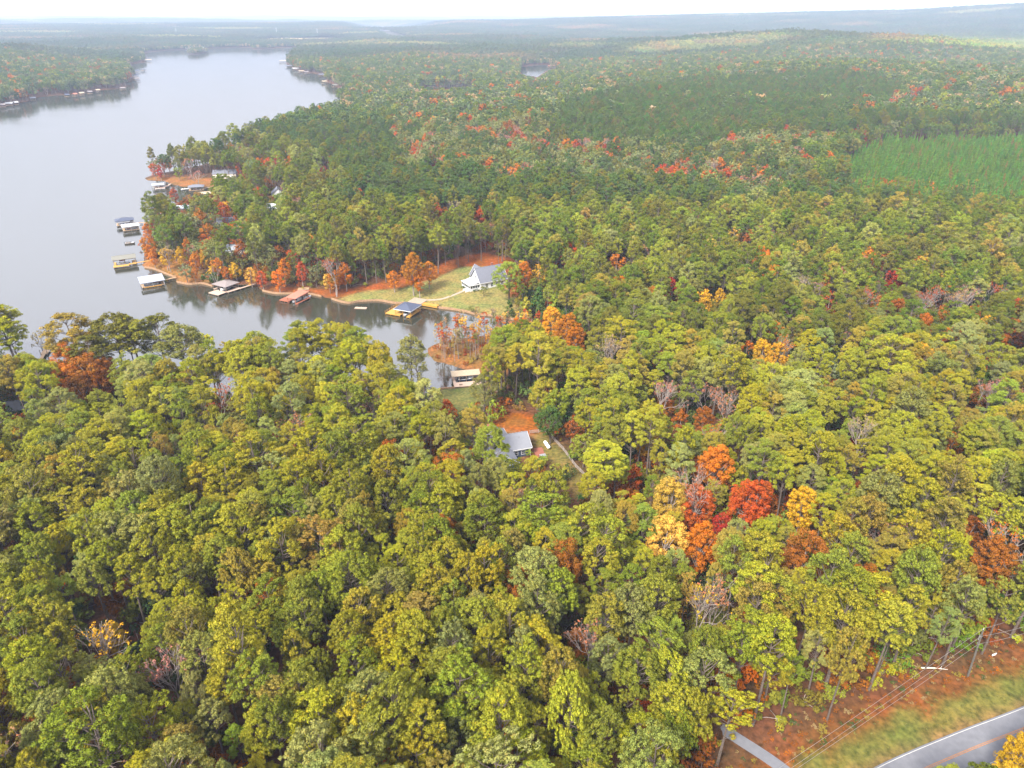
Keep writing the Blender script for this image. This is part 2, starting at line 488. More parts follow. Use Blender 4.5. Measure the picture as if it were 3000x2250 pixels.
Z = {   # surfaces seen in the photograph, outlined in its pixels
    'far_lawn': [(1000, 885), (1000, 866), (1080, 850), (1180, 845), (1270, 818), (1350, 785), (1400, 775), (1470, 790), (1500, 850), (1520, 900), (1500, 938), (1443, 926), (1354, 911), (1228, 894), (1111, 881), (1025, 888)],
    'far_straw': [(768, 852), (800, 838), (900, 845), (1000, 848), (1090, 834), (1190, 806), (1270, 782), (1350, 752), (1420, 740), (1500, 760), (1540, 860), (1500, 870), (1440, 780), (1350, 780), (1270, 815), (1180, 843), (1080, 850), (1000, 872), (942, 869), (901, 861), (854, 861)],
    'near_lawn': [(1283, 1142), (1335, 1138), (1420, 1122), (1440, 1170), (1400, 1215), (1320, 1218), (1285, 1195)],
    'straw_clearing': [(1430, 1228), (1500, 1205), (1575, 1220), (1600, 1262), (1556, 1275), (1440, 1255)],
    'yard': [(1550, 1272), (1603, 1266), (1625, 1296), (1652, 1322), (1690, 1372), (1735, 1425), (1740, 1455), (1690, 1460), (1650, 1385), (1600, 1350), (1552, 1345)],
    'marsh': [(1253, 1020), (1290, 1003), (1350, 992), (1506, 978), (1600, 985), (1600, 1060), (1470, 1098), (1396, 1090), (1373, 1087), (1316, 1068), (1275, 1059), (1258, 1041)],
    'left_lawn': [(40, 1072), (79, 1067), (152, 1064), (250, 1071), (348, 1083), (396, 1109), (340, 1150), (200, 1135), (60, 1105)],
    'tip_lawn': [(423, 783), (417, 776), (424, 762), (520, 758), (600, 800), (623, 838), (553, 833), (518, 826), (502, 808)],
    'spit_lawn': [(430, 527), (470, 515), (600, 522), (720, 530), (790, 545), (700, 560), (620, 546), (537, 547), (480, 530)],
    'house_clearing': [(1440, 1250), (1560, 1270), (1600, 1350), (1560, 1380), (1430, 1370), (1400, 1300)],
}
ZG = {k: np.array(P(v)) for k, v in Z.items()}
ZC = {'far_lawn': (.165, .155, .055), 'far_straw': (.185, .056, .010), 'near_lawn': (.105, .115, .036), 'straw_clearing': (.24, .072, .006),
      'yard': (.145, .12, .035), 'marsh': (.17, .085, .026), 'left_lawn': (.14, .115, .05), 'tip_lawn': (.20, .10, .03), 'spit_lawn': (.20, .09, .028),
      'house_clearing': (.16, .08, .035)}

def spaced(a, b, first, ratio):
    out = [a]; s = first
    while out[-1] < b:
        out.append(out[-1] + s); s *= ratio
    return out
ys = list(np.arange(-300, 60, 12.0)) + list(np.arange(60, 420, 2.4)) + spaced(420, 23000, 2.4, 1.021)
xp = list(np.arange(0, 250, 2.8)) + spaced(252, 20000, 2.8, 1.034)
xs = [-x for x in reversed(xp[1:])] + xp
XX, YY = np.meshgrid(np.array(xs), np.array(ys))
gx, gy = XX.ravel(), YY.ravel()
S_ALL = shore(gx, gy)
gz = height(gx, gy, S_ALL)
near = (gy > -100) & (gy < 420) & (np.abs(gx) < 420)
gz = gz + np.where(near & (S_ALL > 1), wav(gx, gy, 17, 5) * .12, 0)
nx, ny = len(xs), len(ys)
rd = dist_line(ROAD_MID, gx, gy)
gz = np.where(rd < 9, gz - (1 - sm(5, 9, rd)) * .25, gz)        # the road lies in a shallow cutting
soil = np.tile(np.array([.085, .042, .022]), (len(gx), 1))
k = .5 + .5 * wav(gx, gy, 60, 4)
soil = soil * (.8 + .5 * k)[:, None]
def paint(mask, col):
    global soil
    soil = soil * (1 - mask[:, None]) + np.array(col)[None] * mask[:, None]
for key, poly in ZG.items():
    bx0, by0 = poly.min(0) - 15; bx1, by1 = poly.max(0) + 15
    sel = np.where((gx > bx0) & (gx < bx1) & (gy > by0) & (gy < by1))[0]
    s = signed(poly, gx[sel], gy[sel]) + wav(gx[sel], gy[sel], 9, 6) * 1.0
    m = np.zeros(len(gx)); m[sel] = 1 - sm(-1.5, 1.5, s)
    paint(m, ZC[key])
cl = ZG['straw_clearing'].mean(0)
paint(.75 * np.exp(-((gx - cl[0]) / 4.5) ** 2 - ((gy - cl[1]) / 3.0) ** 2), (.15, .085, .022))
re_d = dist_line(ROAD_EDGE, gx, gy)
vk = .5 + .5 * wav(gx, gy, 14, 9)
paint((1 - sm(8, 14, re_d)) * (.75 + .25 * vk), (.155, .058, .016))
paint((1 - sm(4.5, 8.5, re_d + (vk - .5) * 5)) * .9, (.108, .122, .030))
paint((1 - sm(1.0, 2.2, rd - 3.3)) * .8, (.16, .11, .05))
far = np.hypot(gx, gy)
fk = sm(.35, .8, wav(gx, gy, 2600, 8)) * sm(2600, 4200, far) * .8
paint(fk, (.30, .25, .12))
paint(sm(2500, 5000, far) * .7 * (1 - fk), (.045, .06, .03))
paint(1 - sm(-.4, .6, S_ALL), (.10, .06, .035))
quads = (np.arange(nx - 1)[None, :] + np.arange(ny - 1)[:, None] * nx).ravel()
faces = np.stack([quads, quads + 1, quads + 1 + nx, quads + nx], 1)
me = bpy.data.meshes.new('ground')
me.vertices.add(len(gx)); me.vertices.foreach_set('co', np.stack([gx, gy, gz], 1).ravel().astype(np.float32))
me.loops.add(faces.size); me.loops.foreach_set('vertex_index', faces.ravel().astype(np.int32))
me.polygons.add(len(faces)); me.polygons.foreach_set('loop_start', np.arange(0, faces.size, 4, dtype=np.int32))
me.polygons.foreach_set('use_smooth', np.ones(len(faces), bool))
me.update(calc_edges=True)
ca = me.attributes.new('soil', 'FLOAT_COLOR', 'POINT')
ca.data.foreach_set('color', np.concatenate([soil, np.ones((len(gx), 1))], 1).ravel().astype(np.float32))
me.materials.append(M['ground'])
ground = bpy.data.objects.new('ground', me); COL.objects.link(ground)
tag(ground, 'rolling wooded ground with leaf litter and grass', kind='structure')

wb = MB(); wb.poly([(-4000, 150, 0), (4000, 150, 0), (4000, 7500, 0), (-4000, 7500, 0)])
tag(wb.build('lake', M['water']), 'calm grey lake with wooded arms', kind='structure')

def ribbon(pts, w0, w1, dz, flat=None):
    b = MB()
    A, B = offset_path(pts, w0), offset_path(pts, w1)
    n = 5
    rows = []
    for a, c in zip(A, B):
        row = []
        for k in range(n):
            t = k / (n - 1); x = a[0] + (c[0] - a[0]) * t; y = a[1] + (c[1] - a[1]) * t
            row.append((x, y))
        rows.append(row)
    xy = np.array(rows).reshape(-1, 2)
    if flat is None:
        z = height(xy[:, 0], xy[:, 1]) + dz
    else:
        z = np.full(len(xy), flat + dz)
    b.v = [(x, y, zz) for (x, y), zz in zip(xy.tolist(), z.tolist())]
    for i in range(len(rows) - 1):
        for k in range(n - 1):
            b.f.append((i * n + k, i * n + k + 1, (i + 1) * n + k + 1, (i + 1) * n + k)); b.m.append(0)
    return b
fine_edge = smooth_path([p for p in ROAD_EDGE][::5], 24)
ro = ribbon(fine_edge, -.35, 7.0, .03).build('road', M['asphalt'])
tag(ro, 'two lane asphalt road through the wood', kind='structure')
ribbon(fine_edge, -.055, .055, .038).build('edge_line', M['line_white'], ro)
ribbon(fine_edge, 6.55, 6.65, .038).build('edge_line', M['line_white'], ro)
ribbon(fine_edge, 3.12, 3.24, .038).build('centre_line', M['line_yellow'], ro)
ribbon(fine_edge, 3.40, 3.52, .038).build('centre_line', M['line_yellow'], ro)
dv = smooth_path([hit(2360, 2305), hit(2285, 2247), hit(2235, 2212), hit(2170, 2170), hit(2110, 2132)], 6)
tag(ribbon(dv, -1.2, 1.2, .06).build('driveway', M['asphalt']), 'narrow grey driveway leaving the road into the wood', kind='structure')
pw = smooth_path([hit(1212, 876), hit(1250, 879), hit(1290, 877), hit(1325, 866), hit(1362, 851)], 8)
tag(ribbon(pw, -.8, .8, .06).build('path', M['concrete']), 'pale concrete path from lake house to boathouse', kind='structure')

# ------------------------------------------------------------------ trees: prototypes
def leaf_tris(cen, rad, npc, size, up=.35, fill=.25, flat=1.0, rng=RNG, spike=0):
    """triangular leaf sprays spread over the upper skins of clumps; returns verts, leafvar, normals"""
    cen = np.asarray(cen, float); rad = np.asarray(rad, float)
    n = len(cen) * npc
    ci = np.repeat(np.arange(len(cen)), npc)
    d = rng.normal(size=(n, 3)); d[:, 2] += up
    d /= np.linalg.norm(d, axis=1)[:, None]
    r = rad[ci] * (1 - fill * rng.random(n))
    pos = cen[ci] + d * r[:, None] * np.array([1, 1, flat])
    nr = d + rng.normal(size=(n, 3)) * .45; nr[:, 2] += .15
    nr /= np.linalg.norm(nr, axis=1)[:, None]
    flip = (nr * d).sum(1) < 0
    nr[flip] *= -1
    a = np.cross(nr, rng.normal(size=(n, 3))); a /= np.linalg.norm(a, axis=1)[:, None]
    b = np.cross(nr, a)
    s = size * (.6 + .8 * rng.random(n))
    v = np.empty((n, 3, 3))
    for k, an in enumerate((0.0, 2.2, 4.0)):
        v[:, k] = pos + (a * math.cos(an) + b * math.sin(an)) * s[:, None]
    if spike:
        # half of the sprays are needle tufts that stick out of the clump
        k = rng.random(n) < spike
        o = d[k] + rng.normal(size=(k.sum(), 3)) * .5; o /= np.linalg.norm(o, axis=1)[:, None]
        ww = np.cross(o, rng.normal(size=o.shape)); ww /= np.linalg.norm(ww, axis=1)[:, None]
        q = pos[k] - o * s[k, None] * .5
        v[k, 0] = q - ww * s[k, None] * .33; v[k, 1] = q + ww * s[k, None] * .33; v[k, 2] = q + o * s[k, None] * 1.9
    cv = rng.random(len(cen))
    lv = np.clip(.5 * cv[ci] + .5 * rng.random(n), 0, 1)
    nn = d * .55 + nr * .65
    nn /= np.linalg.norm(nn, axis=1)[:, None]
    return v.reshape(-1, 3), np.repeat(lv, 3), np.repeat(nn, 3, 0)

def crown_mesh(name, v, lv, nn, extra=None):
    """extra: an MB of wood, joined in as a second material"""
    nf = len(v) // 3
    ev = np.array(extra.v) if extra and extra.v else np.zeros((0, 3))
    me = bpy.data.meshes.new(name)
    allv = np.concatenate([v, ev])
    fl = [(3 * i, 3 * i + 1, 3 * i + 2) for i in range(nf)]
    if extra:
        fl += [tuple(j + len(v) for j in f) for f in extra.f]
    me.from_pydata(allv.tolist(), [], fl)
    me.materials.append(M['leaf'])
    if extra:
        me.materials.append(extra.mat)
        me.polygons.foreach_set('material_index', [0] * nf + [1] * len(extra.f))
    at = me.attributes.new('leafvar', 'FLOAT', 'POINT')
    at.data.foreach_set('value', np.concatenate([lv, np.full(len(ev), .5)]).astype(np.float32))
    if nn is not None:
        me.polygons.foreach_set('use_smooth', [True] * len(fl))
        if extra is None:
            me.normals_split_custom_set_from_vertices(nn.tolist())
    me.update()
    return me

def wood(mat):
    b = MB(); b.mat = mat; return b

def pine(kind, lod, H=24.0):
    """kind: 0 broad dome, 1 narrow, 2 open ragged, 3 tiered, 4 lopsided, 5 small round"""
    rng = np.random.default_rng(100 + kind * 7 + lod)
    R = [3.75, 2.85, 3.7, 3.5, 3.6, 3.1][kind]           # half width of the crown
    zc = H * [.74, .70, .74, .68, .73, .76][kind]        # widest level
    up_, dn = H - zc, H * [.16, .22, .20, .26, .18, .15][kind]
    w = wood(M['bark'])
    lean = rng.normal(size=2) * .5
    def axis(z):
        t = z / H
        return np.array([lean[0] * t * t, lean[1] * t * t, z])
    nseg = [7, 4, 2][lod]
    w.tube([axis(z) - np.array([0, 0, .5 if z == 0 else 0]) for z in np.linspace(0, H * .93, nseg)], np.linspace(.30, .06, nseg), [7, 5, 3][lod])
    # boughs end in clusters of needle tufts; the gaps between clusters show the dark inside of the crown
    dome = kind in (0, 5)
    ncl = [[50, 29, 25, 34, 33, 38][kind], 34 if dome else 27, 18 if dome else 16][lod]
    cen, rad = [], []
    ga = rng.random() * 6
    for i in range(ncl):
        t = (i + .5) / ncl                                   # from the top of the dome down
        dz = 1 - 1.5 * t + rng.normal() * .06
        if kind == 3: dz = round(dz * 3.2) / 3.2 + rng.normal() * .05
        hr = math.sqrt(max(.03, 1 - min(1, abs(dz)) ** 2))
        ga += 2.4 + rng.normal() * .35
        q = (.92 + .12 * rng.random()) if dome else (.82 + .24 * rng.random())
        if kind == 2: q *= .75 + .45 * rng.random()
        d = np.array([math.cos(ga) * hr, math.sin(ga) * hr, dz])
        if kind == 4: q *= 1 + .3 * d[0]
        c = axis(zc) + np.array([d[0] * R * q, d[1] * R * q, dz * (up_ if dz > 0 else dn) * min(q * 1.05, 1.02)])
        cr_ = [1.12, 1.12, 1.1][lod] * (.75 + .5 * rng.random()) * R / 3.6
        m_ = [12, 4, 1][lod]
        for k in range(m_):
            e = rng.normal(size=3); e[2] += .4; e /= np.linalg.norm(e)
            off = e * cr_ * (.55 + .45 * rng.random()) * np.array([1, 1, .62]) if lod < 2 else 0
            cen.append(c + off); rad.append([.40, .68, 1.45][lod] * (.75 + .5 * rng.random()))
        if lod < 2:
            s0 = axis(max(H * .42, c[2] - 1.6 - 2.0 * hr)); w.tube([s0, (s0 + c) / 2 + np.array([0, 0, -.35]), c], [.09, .06, .03], 3, cap=False)
    v, lv, nn = leaf_tris(cen, rad, [82, 44, 22][lod], [.105, .235, .70][lod], .55, .35, .85, rng, [.6, .55, .3][lod])
    return v, lv, nn, w

def broadleaf(kind, lod, H=17.0):
    """kind: 0 wide oak, 1 upright maple, 2 low spreading"""
    rng = np.random.default_rng(300 + kind * 5 + lod)
    R = [5.2, 3.4, 4.0][kind]; base = [.28, .22, .22][kind]
    w = wood(M['bark'] if kind == 0 else M['pale_bark'])
    w.tube([(0, 0, -.5), (.1, 0, H * .3), (.2, .1, H * .62), (.1, .2, H * .85)], [.3, .24, .14, .05], [7, 5, 3][lod])
    nc = [150, 44, 16][lod]
    cen, rad = [], []
    zc, hz = H * (base + (1 - base) / 2), H * (1 - base) / 2
    lob = rng.normal(size=(7, 3)); lob /= np.linalg.norm(lob, axis=1)[:, None]
    for i in range(nc):
        d = rng.normal(size=3); d[2] += .25; d /= np.linalg.norm(d)
        k = .80 + .30 * max(0, float((lob @ d).max()) - .55) / .45
        q = k * (1 - .38 * rng.random() ** 2)
        cen.append(np.array([d[0] * R * q, d[1] * R * q, zc + d[2] * hz * q])); rad.append([.7, 1.15, 1.9][lod] * (.7 + .6 * rng.random()))
    if lod < 2:
        for i in range([14, 6][lod]):
            c = cen[i * 3 % nc]
            s = np.array([.1, 0, H * (.25 + .3 * rng.random())])
            w.tube([s, (s + np.array(c)) / 2 + np.array([0, 0, .5]), c], [.11, .07, .03], 3, cap=False)
    v, lv, nn = leaf_tris(cen, rad, [80, 34, 13][lod], [.15, .34, .92][lod], .35, .35, .9, rng)
    return v, lv, nn, w

def bare(kind, lod, H=16.0):
    """pale limbs and twigs with a few last leaves"""
    rng = np.random.default_rng(500 + kind * 3 + lod)
    w = wood(M['pale_bark'])
    tips = []
    def grow(p, d, L, r, depth):
        e = p + d * L
        mid = (p + e) / 2 + rng.normal(size=3) * L * .05
        w.tube([p, mid, e], [max(q_, [.024, .042, .08][lod]) for q_ in (r, r * .8, r * .55)], [5, 4, 3][min(2, lod)] if depth == 0 else 3, cap=False)
        if depth >= [4, 3, 2][lod]:
            tips.append(e); return
        for k in range([3, 3, 3][lod] + (1 if depth in (1, 2) else 0)):
            n = d + rng.normal(size=3) * .36; n[2] = abs(n[2]) * .9 + .30; n /= np.linalg.norm(n)
            grow(p + d * L * (.62 + .38 * rng.random()), n, L * (.62 + .2 * rng.random()), r * .55, depth + 1)
    grow(np.array([0, 0, -.4]), np.array([.03, 0, 1.0]), H * .36, .24, 0)
    tips = np.array(tips)
    pick = tips[rng.random(len(tips)) < [.45, .6, .9][lod]]
    v, lv, nn = leaf_tris(pick, np.full(len(pick), [.5, .8, 1.2][lod]), [7, 6, 6][lod], [.16, .32, .6][lod], .1, .8, 1, rng)
    return v, lv, nn, w

def slender(kind, lod, H=14.0):
    """thin pale trunk, sparse leaves near the top"""
    rng = np.random.default_rng(700 + kind)
    w = wood(M['pale_bark'])
    w.tube([(0, 0, -.4), (.15, 0, H * .5), (.1, .15, H * .95)], [.13, .10, .04], 5)
    cen, rad = [], []
    for i in range(26):
        t = rng.random() ** .7
        z = H * (.42 + .55 * t); a = rng.random() * 6.28; L = (1.5 - .8 * t) * (.5 + rng.random() * .8)
        e = np.array([math.cos(a) * L, math.sin(a) * L, z + L * .8])
        w.tube([(.1, .1, z), e], [.04, .015], 3, cap=False)
        if rng.random() < .75:
            cen.append(e); rad.append(.55)
    v, lv, nn = leaf_tris(cen, rad, 20, .19, .2, .7, 1, rng)
    return v, lv, nn, w

def spire(kind, lod, H=8.0):
    """young plantation pine or cedar: a cone of foliage down to the ground"""
    rng = np.random.default_rng(800 + kind + 10 * lod)
    w = wood(M['bark']); w.tube([(0, 0, -.3), (0, 0, H * .9)], [.12, .03], 4)
    cen, rad = [], []
    n = [60, 24, 10][lod]
    for i in range(n):
        t = (i + rng.random()) / n
        R = (1.9 if kind == 0 else 2.4) * (1 - t) ** .75
        a = rng.random() * 6.28
        cen.append((math.cos(a) * R * .75, math.sin(a) * R * .75, H * (.08 + .9 * t))); rad.append([.5, .75, 1.1][lod] * (1.15 - .6 * t))
    v, lv, nn = leaf_tris(cen, rad, [40, 16, 9][lod], [.2, .42, .8][lod], .3, .3, 1.15, rng)
    return v, lv, nn, w

def shrub(kind):
    rng = np.random.default_rng(900 + kind)
    cen = rng.normal(size=(11, 3)) * np.array([1.2, 1.2, .5]) + np.array([0, 0, 1.4]); rad = .5 + .5 * rng.random(11)
    w = wood(M['pale_bark'])
    for c in cen[:6]:
        w.tube([(0, 0, -.2), c * np.array([.5, .5, .8]), c], [.06, .04, .02], 3, cap=False)
    v, lv, nn = leaf_tris(cen, rad, 60, .17, .3, .4, .9, rng)
    return v, lv, nn, w

def patch(kind):
    """sixty metres of distant wood"""
    rng = np.random.default_rng(950 + kind)
    V, L = [], []
    for i in range(8):
        for j in range(8):
            x, y = (i - 3.5) * 7.6 + rng.normal() * 1.7, (j - 3.5) * 7.6 + rng.normal() * 1.7
            H = 17 + rng.normal() * 3.0
            cen = np.stack([x + rng.normal(size=7) * 1.7, y + rng.normal(size=7) * 1.7, H * (.55 + .42 * rng.random(7))], 1)
            v, lv, nn = leaf_tris(cen, np.full(7, 2.0), 8, 1.5, .4, .3, .9, rng)
            V.append(v); L.append(np.clip(lv * .35 + .65 * rng.random(), 0, 1))
    return np.concatenate(V), np.concatenate(L), None, None

def proto(name, data):
    v, lv, nn, w = data
    return bpy.data.objects.new(name, crown_mesh(name, v, lv, None, w))

SPECIES = {
    'pine': (pine, 6, 24.0), 'oak': (broadleaf, 1, 17.0), 'maple': (lambda k, lod: broadleaf(k + 1, lod), 2, 17.0),
    'bare': (bare, 3, 16.0), 'slender': (slender, 3, 14.0), 'cedar': (lambda k, lod: spire(1, lod, 9.0), 1, 9.0), 'sapling': (lambda k, lod: spire(0, lod), 1, 8.0),
}
NEAR = {}          # species -> list of (crown mesh, trunk mesh)
def near_meshes(sp, k):
    if (sp, k) not in NEAR:
        v, lv, nn, w = SPECIES[sp][0](k, 0)
        NEAR[(sp, k)] = (crown_mesh(sp + '_crown', v, lv, nn), w.mesh(sp + '_trunk', w.mat))
    return NEAR[(sp, k)]
MIDP = {}
def mid_meshes(sp, k):
    if (sp, k) not in MIDP:
        v, lv, nn, w = SPECIES[sp][0](k, 1)
        MIDP[(sp, k)] = (crown_mesh(sp + '_crown', v, lv, nn), w.mesh(sp + '_trunk', w.mat))
    return MIDP[(sp, k)]

def scatter(name, label, pts, scl, rot, tint, lod, protos):
    """one object of kind stuff: points that carry whole trees"""
    me = bpy.data.meshes.new(name)
    n = len(pts)
    me.vertices.add(n); me.vertices.foreach_set('co', np.asarray(pts, np.float32).ravel())
    a = me.attributes.new('grow', 'FLOAT_VECTOR', 'POINT'); a.data.foreach_set('vector', np.asarray(scl, np.float32).ravel())
    a = me.attributes.new('turn', 'FLOAT_VECTOR', 'POINT'); a.data.foreach_set('vector', np.asarray(rot, np.float32).ravel())
    a = me.attributes.new('tint', 'FLOAT_COLOR', 'POINT'); a.data.foreach_set('color', np.concatenate([tint, np.ones((n, 1))], 1).astype(np.float32).ravel())
    a = me.attributes.new('level', 'INT', 'POINT'); a.data.foreach_set('value', np.asarray(lod, np.int32))
    me.update()
    o = bpy.data.objects.new(name, me); COL.objects.link(o)
    ng = bpy.data.node_groups.new(name, 'GeometryNodeTree')
    ng.interface.new_socket('Geometry', in_out='INPUT', socket_type='NodeSocketGeometry')
    ng.interface.new_socket('Geometry', in_out='OUTPUT', socket_type='NodeSocketGeometry')
    N, L = ng.nodes, ng.links
    gi, go = N.new('NodeGroupInput'), N.new('NodeGroupOutput')
    def named(nm, tp):
        q = N.new('GeometryNodeInputNamedAttribute'); q.data_type = tp; q.inputs['Name'].default_value = nm
        return [s for s in q.outputs if s.enabled and s.name == 'Attribute'][0]
    grow, turn, level = named('grow', 'FLOAT_VECTOR'), named('turn', 'FLOAT_VECTOR'), named('level', 'INT')
    e2r = N.new('FunctionNodeEulerToRotation'); L.new(turn, e2r.inputs[0])
    join = N.new('GeometryNodeJoinGeometry')
    for lv, objs in protos.items():
        cmp_ = N.new('FunctionNodeCompare'); cmp_.data_type = 'INT'; cmp_.operation = 'EQUAL'
        ia = [s for s in cmp_.inputs if s.enabled]
        L.new(level, ia[0]); ia[1].default_value = lv
        jn = N.new('GeometryNodeJoinGeometry')
        for ob in objs:
            oi = N.new('GeometryNodeObjectInfo'); oi.inputs['Object'].default_value = ob; oi.transform_space = 'ORIGINAL'
            g2 = N.new('GeometryNodeGeometryToInstance')
            L.new(oi.outputs['Geometry'], g2.inputs[0]); L.new(g2.outputs[0], jn.inputs[0])
        ip = N.new('GeometryNodeInstanceOnPoints')
        L.new(gi.outputs[0], ip.inputs['Points']); L.new(jn.outputs[0], ip.inputs['Instance'])
        L.new(cmp_.outputs[0], ip.inputs['Selection'])
        ip.inputs['Pick Instance'].default_value = True
        rv = N.new('FunctionNodeRandomValue'); rv.data_type = 'INT'
        io = [s for s in rv.inputs if s.enabled]
        for s in io:
            if s.name == 'Min': s.default_value = 0
            if s.name == 'Max': s.default_value = max(0, len(objs) - 1)
        L.new([s for s in rv.outputs if s.enabled][0], ip.inputs['Instance Index'])
        L.new(e2r.outputs[0], ip.inputs['Rotation']); L.new(grow, ip.inputs['Scale'])
        L.new(ip.outputs[0], join.inputs[0])
    L.new(join.outputs[0], go.inputs[0])
    md = o.modifiers.new('grow', 'NODES'); md.node_group = ng
    return tag(o, label, 'woodland', kind='stuff')

# ------------------------------------------------------------------ trees: where they stand
TINT = {
    'yellow green': (.305, .285, .024), 'fresh green': (.215, .236, .028), 'olive brown': (.285, .222, .038), 'grey green': (.245, .252, .066),
    'forest green': (.120, .155, .018), 'moss green': (.150, .146, .022), 'mist green': (.105, .132, .055),
    'dark green': (.060, .100, .026), 'red': (.36, .066, .014), 'crimson': (.32, .030, .018), 'orange': (.42, .128, .012), 'rust': (.26, .085, .014), 'deep green': (.080, .125, .030),
    'yellow': (.50, .28, .018), 'pale gold': (.50, .30, .05), 'tan': (.30, .215, .10), 'pale green': (.165, .185, .07), 'pink grey': (.33, .14, .085), 'olive': (.155, .165, .042),
}
def in_px(poly, u, v):
    return inside(np.array(poly, float), u, v)

EDGE_U = [-50, 0, 40, 65, 78, 110, 150, 160, 180, 205, 260, 290, 310, 370, 420, 432, 475, 520, 570, 600, 640, 680, 720, 760, 790, 838, 879, 933, 1000, 1079, 1127, 1168, 1203, 1234, 1250, 1275, 1290, 1300]
EDGE_V = [900, 902, 925, 962, 1050, 1068, 1062, 1000, 912, 908, 930, 962, 930, 924, 946, 935, 930, 966, 984, 988, 1027, 994, 986, 977, 975, 957, 947, 931, 932, 950, 948, 956, 962, 986, 1022, 1062, 1128, 1200]
CLEAR = [   # open in the photograph: outline in pixels; trees that would stand in front of it are left out
    [(1285, 1060), (1395, 1090), (1425, 1120), (1410, 1165), (1400, 1200), (1330, 1215), (1288, 1195)],
    [(1440, 1228), (1500, 1210), (1570, 1225), (1592, 1262), (1556, 1270), (1540, 1255), (1450, 1243)],
    [(1458, 1247), (1540, 1256), (1556, 1322), (1552, 1338), (1505, 1340), (1480, 1300)],
    [(1556, 1275), (1603, 1266), (1650, 1320), (1715, 1398), (1712, 1436), (1686, 1436), (1660, 1370), (1600, 1345), (1560, 1345)],
    [(2200, 2260), (2330, 2190), (2500, 2080), (2630, 2000), (2670, 1945), (2770, 1925), (2860, 1885), (3010, 1850), (3010, 2090), (2790, 2180), (2690, 2260)],
    [(1000, 866), (1090, 846), (1190, 842), (1290, 800), (1355, 760), (1440, 755), (1440, 830), (1475, 860), (1460, 925), (1354, 911), (1111, 881)],
    [(790, 835), (1000, 850), (1000, 880), (860, 895), (800, 890)],
    [(423, 783), (400, 740), (330, 740), (330, 790), (420, 850), (560, 850), (720, 870), (760, 835), (620, 820), (520, 800)],
    [(340, 625), (410, 640), (412, 680), (340, 680)],
    [(430, 520), (490, 520), (620, 525), (625, 580), (560, 580), (430, 550)],
    [(640, 494), (690, 494), (690, 512), (640, 512)], [(800, 548), (826, 548), (826, 570), (800, 570)], [(650, 636), (680, 636), (680, 660), (650, 660)], [(676, 716), (708, 716), (708, 738), (676, 738)], [(782, 594), (808, 594), (808, 612), (782, 612)], [(520, 596), (556, 596), (556, 614), (520, 614)],
    [(-10, 1168), (52, 1166), (52, 1210), (-10, 1212)],
    [(1525, 214), (1528, 197), (1560, 192), (1628, 190), (1632, 198), (1600, 208), (1575, 226), (1545, 222)],
    [(1232, 252), (1240, 245), (1384, 243), (1385, 250), (1300, 258)],
    [(1104, 84), (1120, 82), (1165, 94), (1194, 98), (1185, 102), (1140, 104), (1130, 92)],
]
CLEAR_DEPTH = [float(np.mean([hit(u, min(v, 2248))[1] for u, v in c])) for c in CLEAR]

FOOT = [(-4, 193, 11.5), (-12, 350, 17)]                # round the two houses (x, y, radius)
YOUNG = np.array(P([(2425, 478), (2580, 402), (3120, 393)], 6) + P([(3120, 562), (2780, 565), (2500, 524)], 21))
DARK = np.array(P([(1640, 330), (1700, 285), (1830, 262), (2030, 235), (2230, 225), (2410, 208), (2560, 222), (2660, 260)], 12) + P([(2560, 285), (2440, 328), (2250, 350), (2090, 397), (1900, 385), (1750, 404), (1610, 372)], 20))
MIXED = [(1130, 300), (1500, 240), (1640, 250), (1600, 420), (2420, 380), (2560, 430), (2400, 520), (2250, 580), (1900, 530), (1500, 520), (1180, 500)]
VILLAGE = [(400, 440), (700, 370), (1010, 480), (960, 860), (400, 790)]
NEIGHBOURHOOD = np.concatenate([ROAD_MID])

def hexgrid(x0, x1, y0, y1, s, jit=.36, rng=RNG):
    yy = np.arange(y0, y1, s * .866)
    out = []
    for j, y in enumerate(yy):
        xx = np.arange(x0 + (j % 2) * s / 2, x1, s)
        out.append(np.stack([xx, np.full(len(xx), y)], 1))
    p = np.concatenate(out)
    return p + rng.normal(size=p.shape) * s * jit * .5

def fan(p, k=.74, m=70):
    return p[np.abs(p[:, 0]) < k * p[:, 1] + m]

cand = np.concatenate([fan(hexgrid(-620, 620, 36, 620, 6.0, .40)), fan(hexgrid(-1700, 1700, 620, 2150, 7.6, .42))])
x, y = cand[:, 0], cand[:, 1]
sh = shore(x, y)
ok = (sh > 2.0) & (dist_line(ROAD_EDGE, x, y) > 11.0) & (dist_line(ROAD_MID, x, y) > 8.5) & (dist_line(dv, x, y) > 2.3)
edge_w = wav(x, y, 60, 41) * 14
ok &= ~((signed(YOUNG, x, y) + edge_w < 2) | ((signed(DARK, x, y) + edge_w < 4) & (RNG.random(len(x)) > .035)))
for key in ('far_lawn', 'near_lawn', 'straw_clearing', 'yard', 'marsh', 'left_lawn', 'spit_lawn'):
    ok &= ~((signed(ZG[key], x, y) < 1.5))
ok &= ~((signed(ZG['far_straw'], x, y) < -1) & (RNG.random(len(x)) < .6))
ok &= ~((signed(ZG['tip_lawn'], x, y) < 0) & (RNG.random(len(x)) < .75))
for fx, fy, fr in FOOT:
    ok &= np.hypot(x - fx, y - fy) > fr
ok &= RNG.random(len(x)) > .05 + .10 * sm(.45, .8, wav(x, y, 46, 21))
x, y, sh = x[ok], y[ok], sh[ok]
g = height(x, y, sh)
N0 = len(x)
rnd = RNG.random((N0, 6))
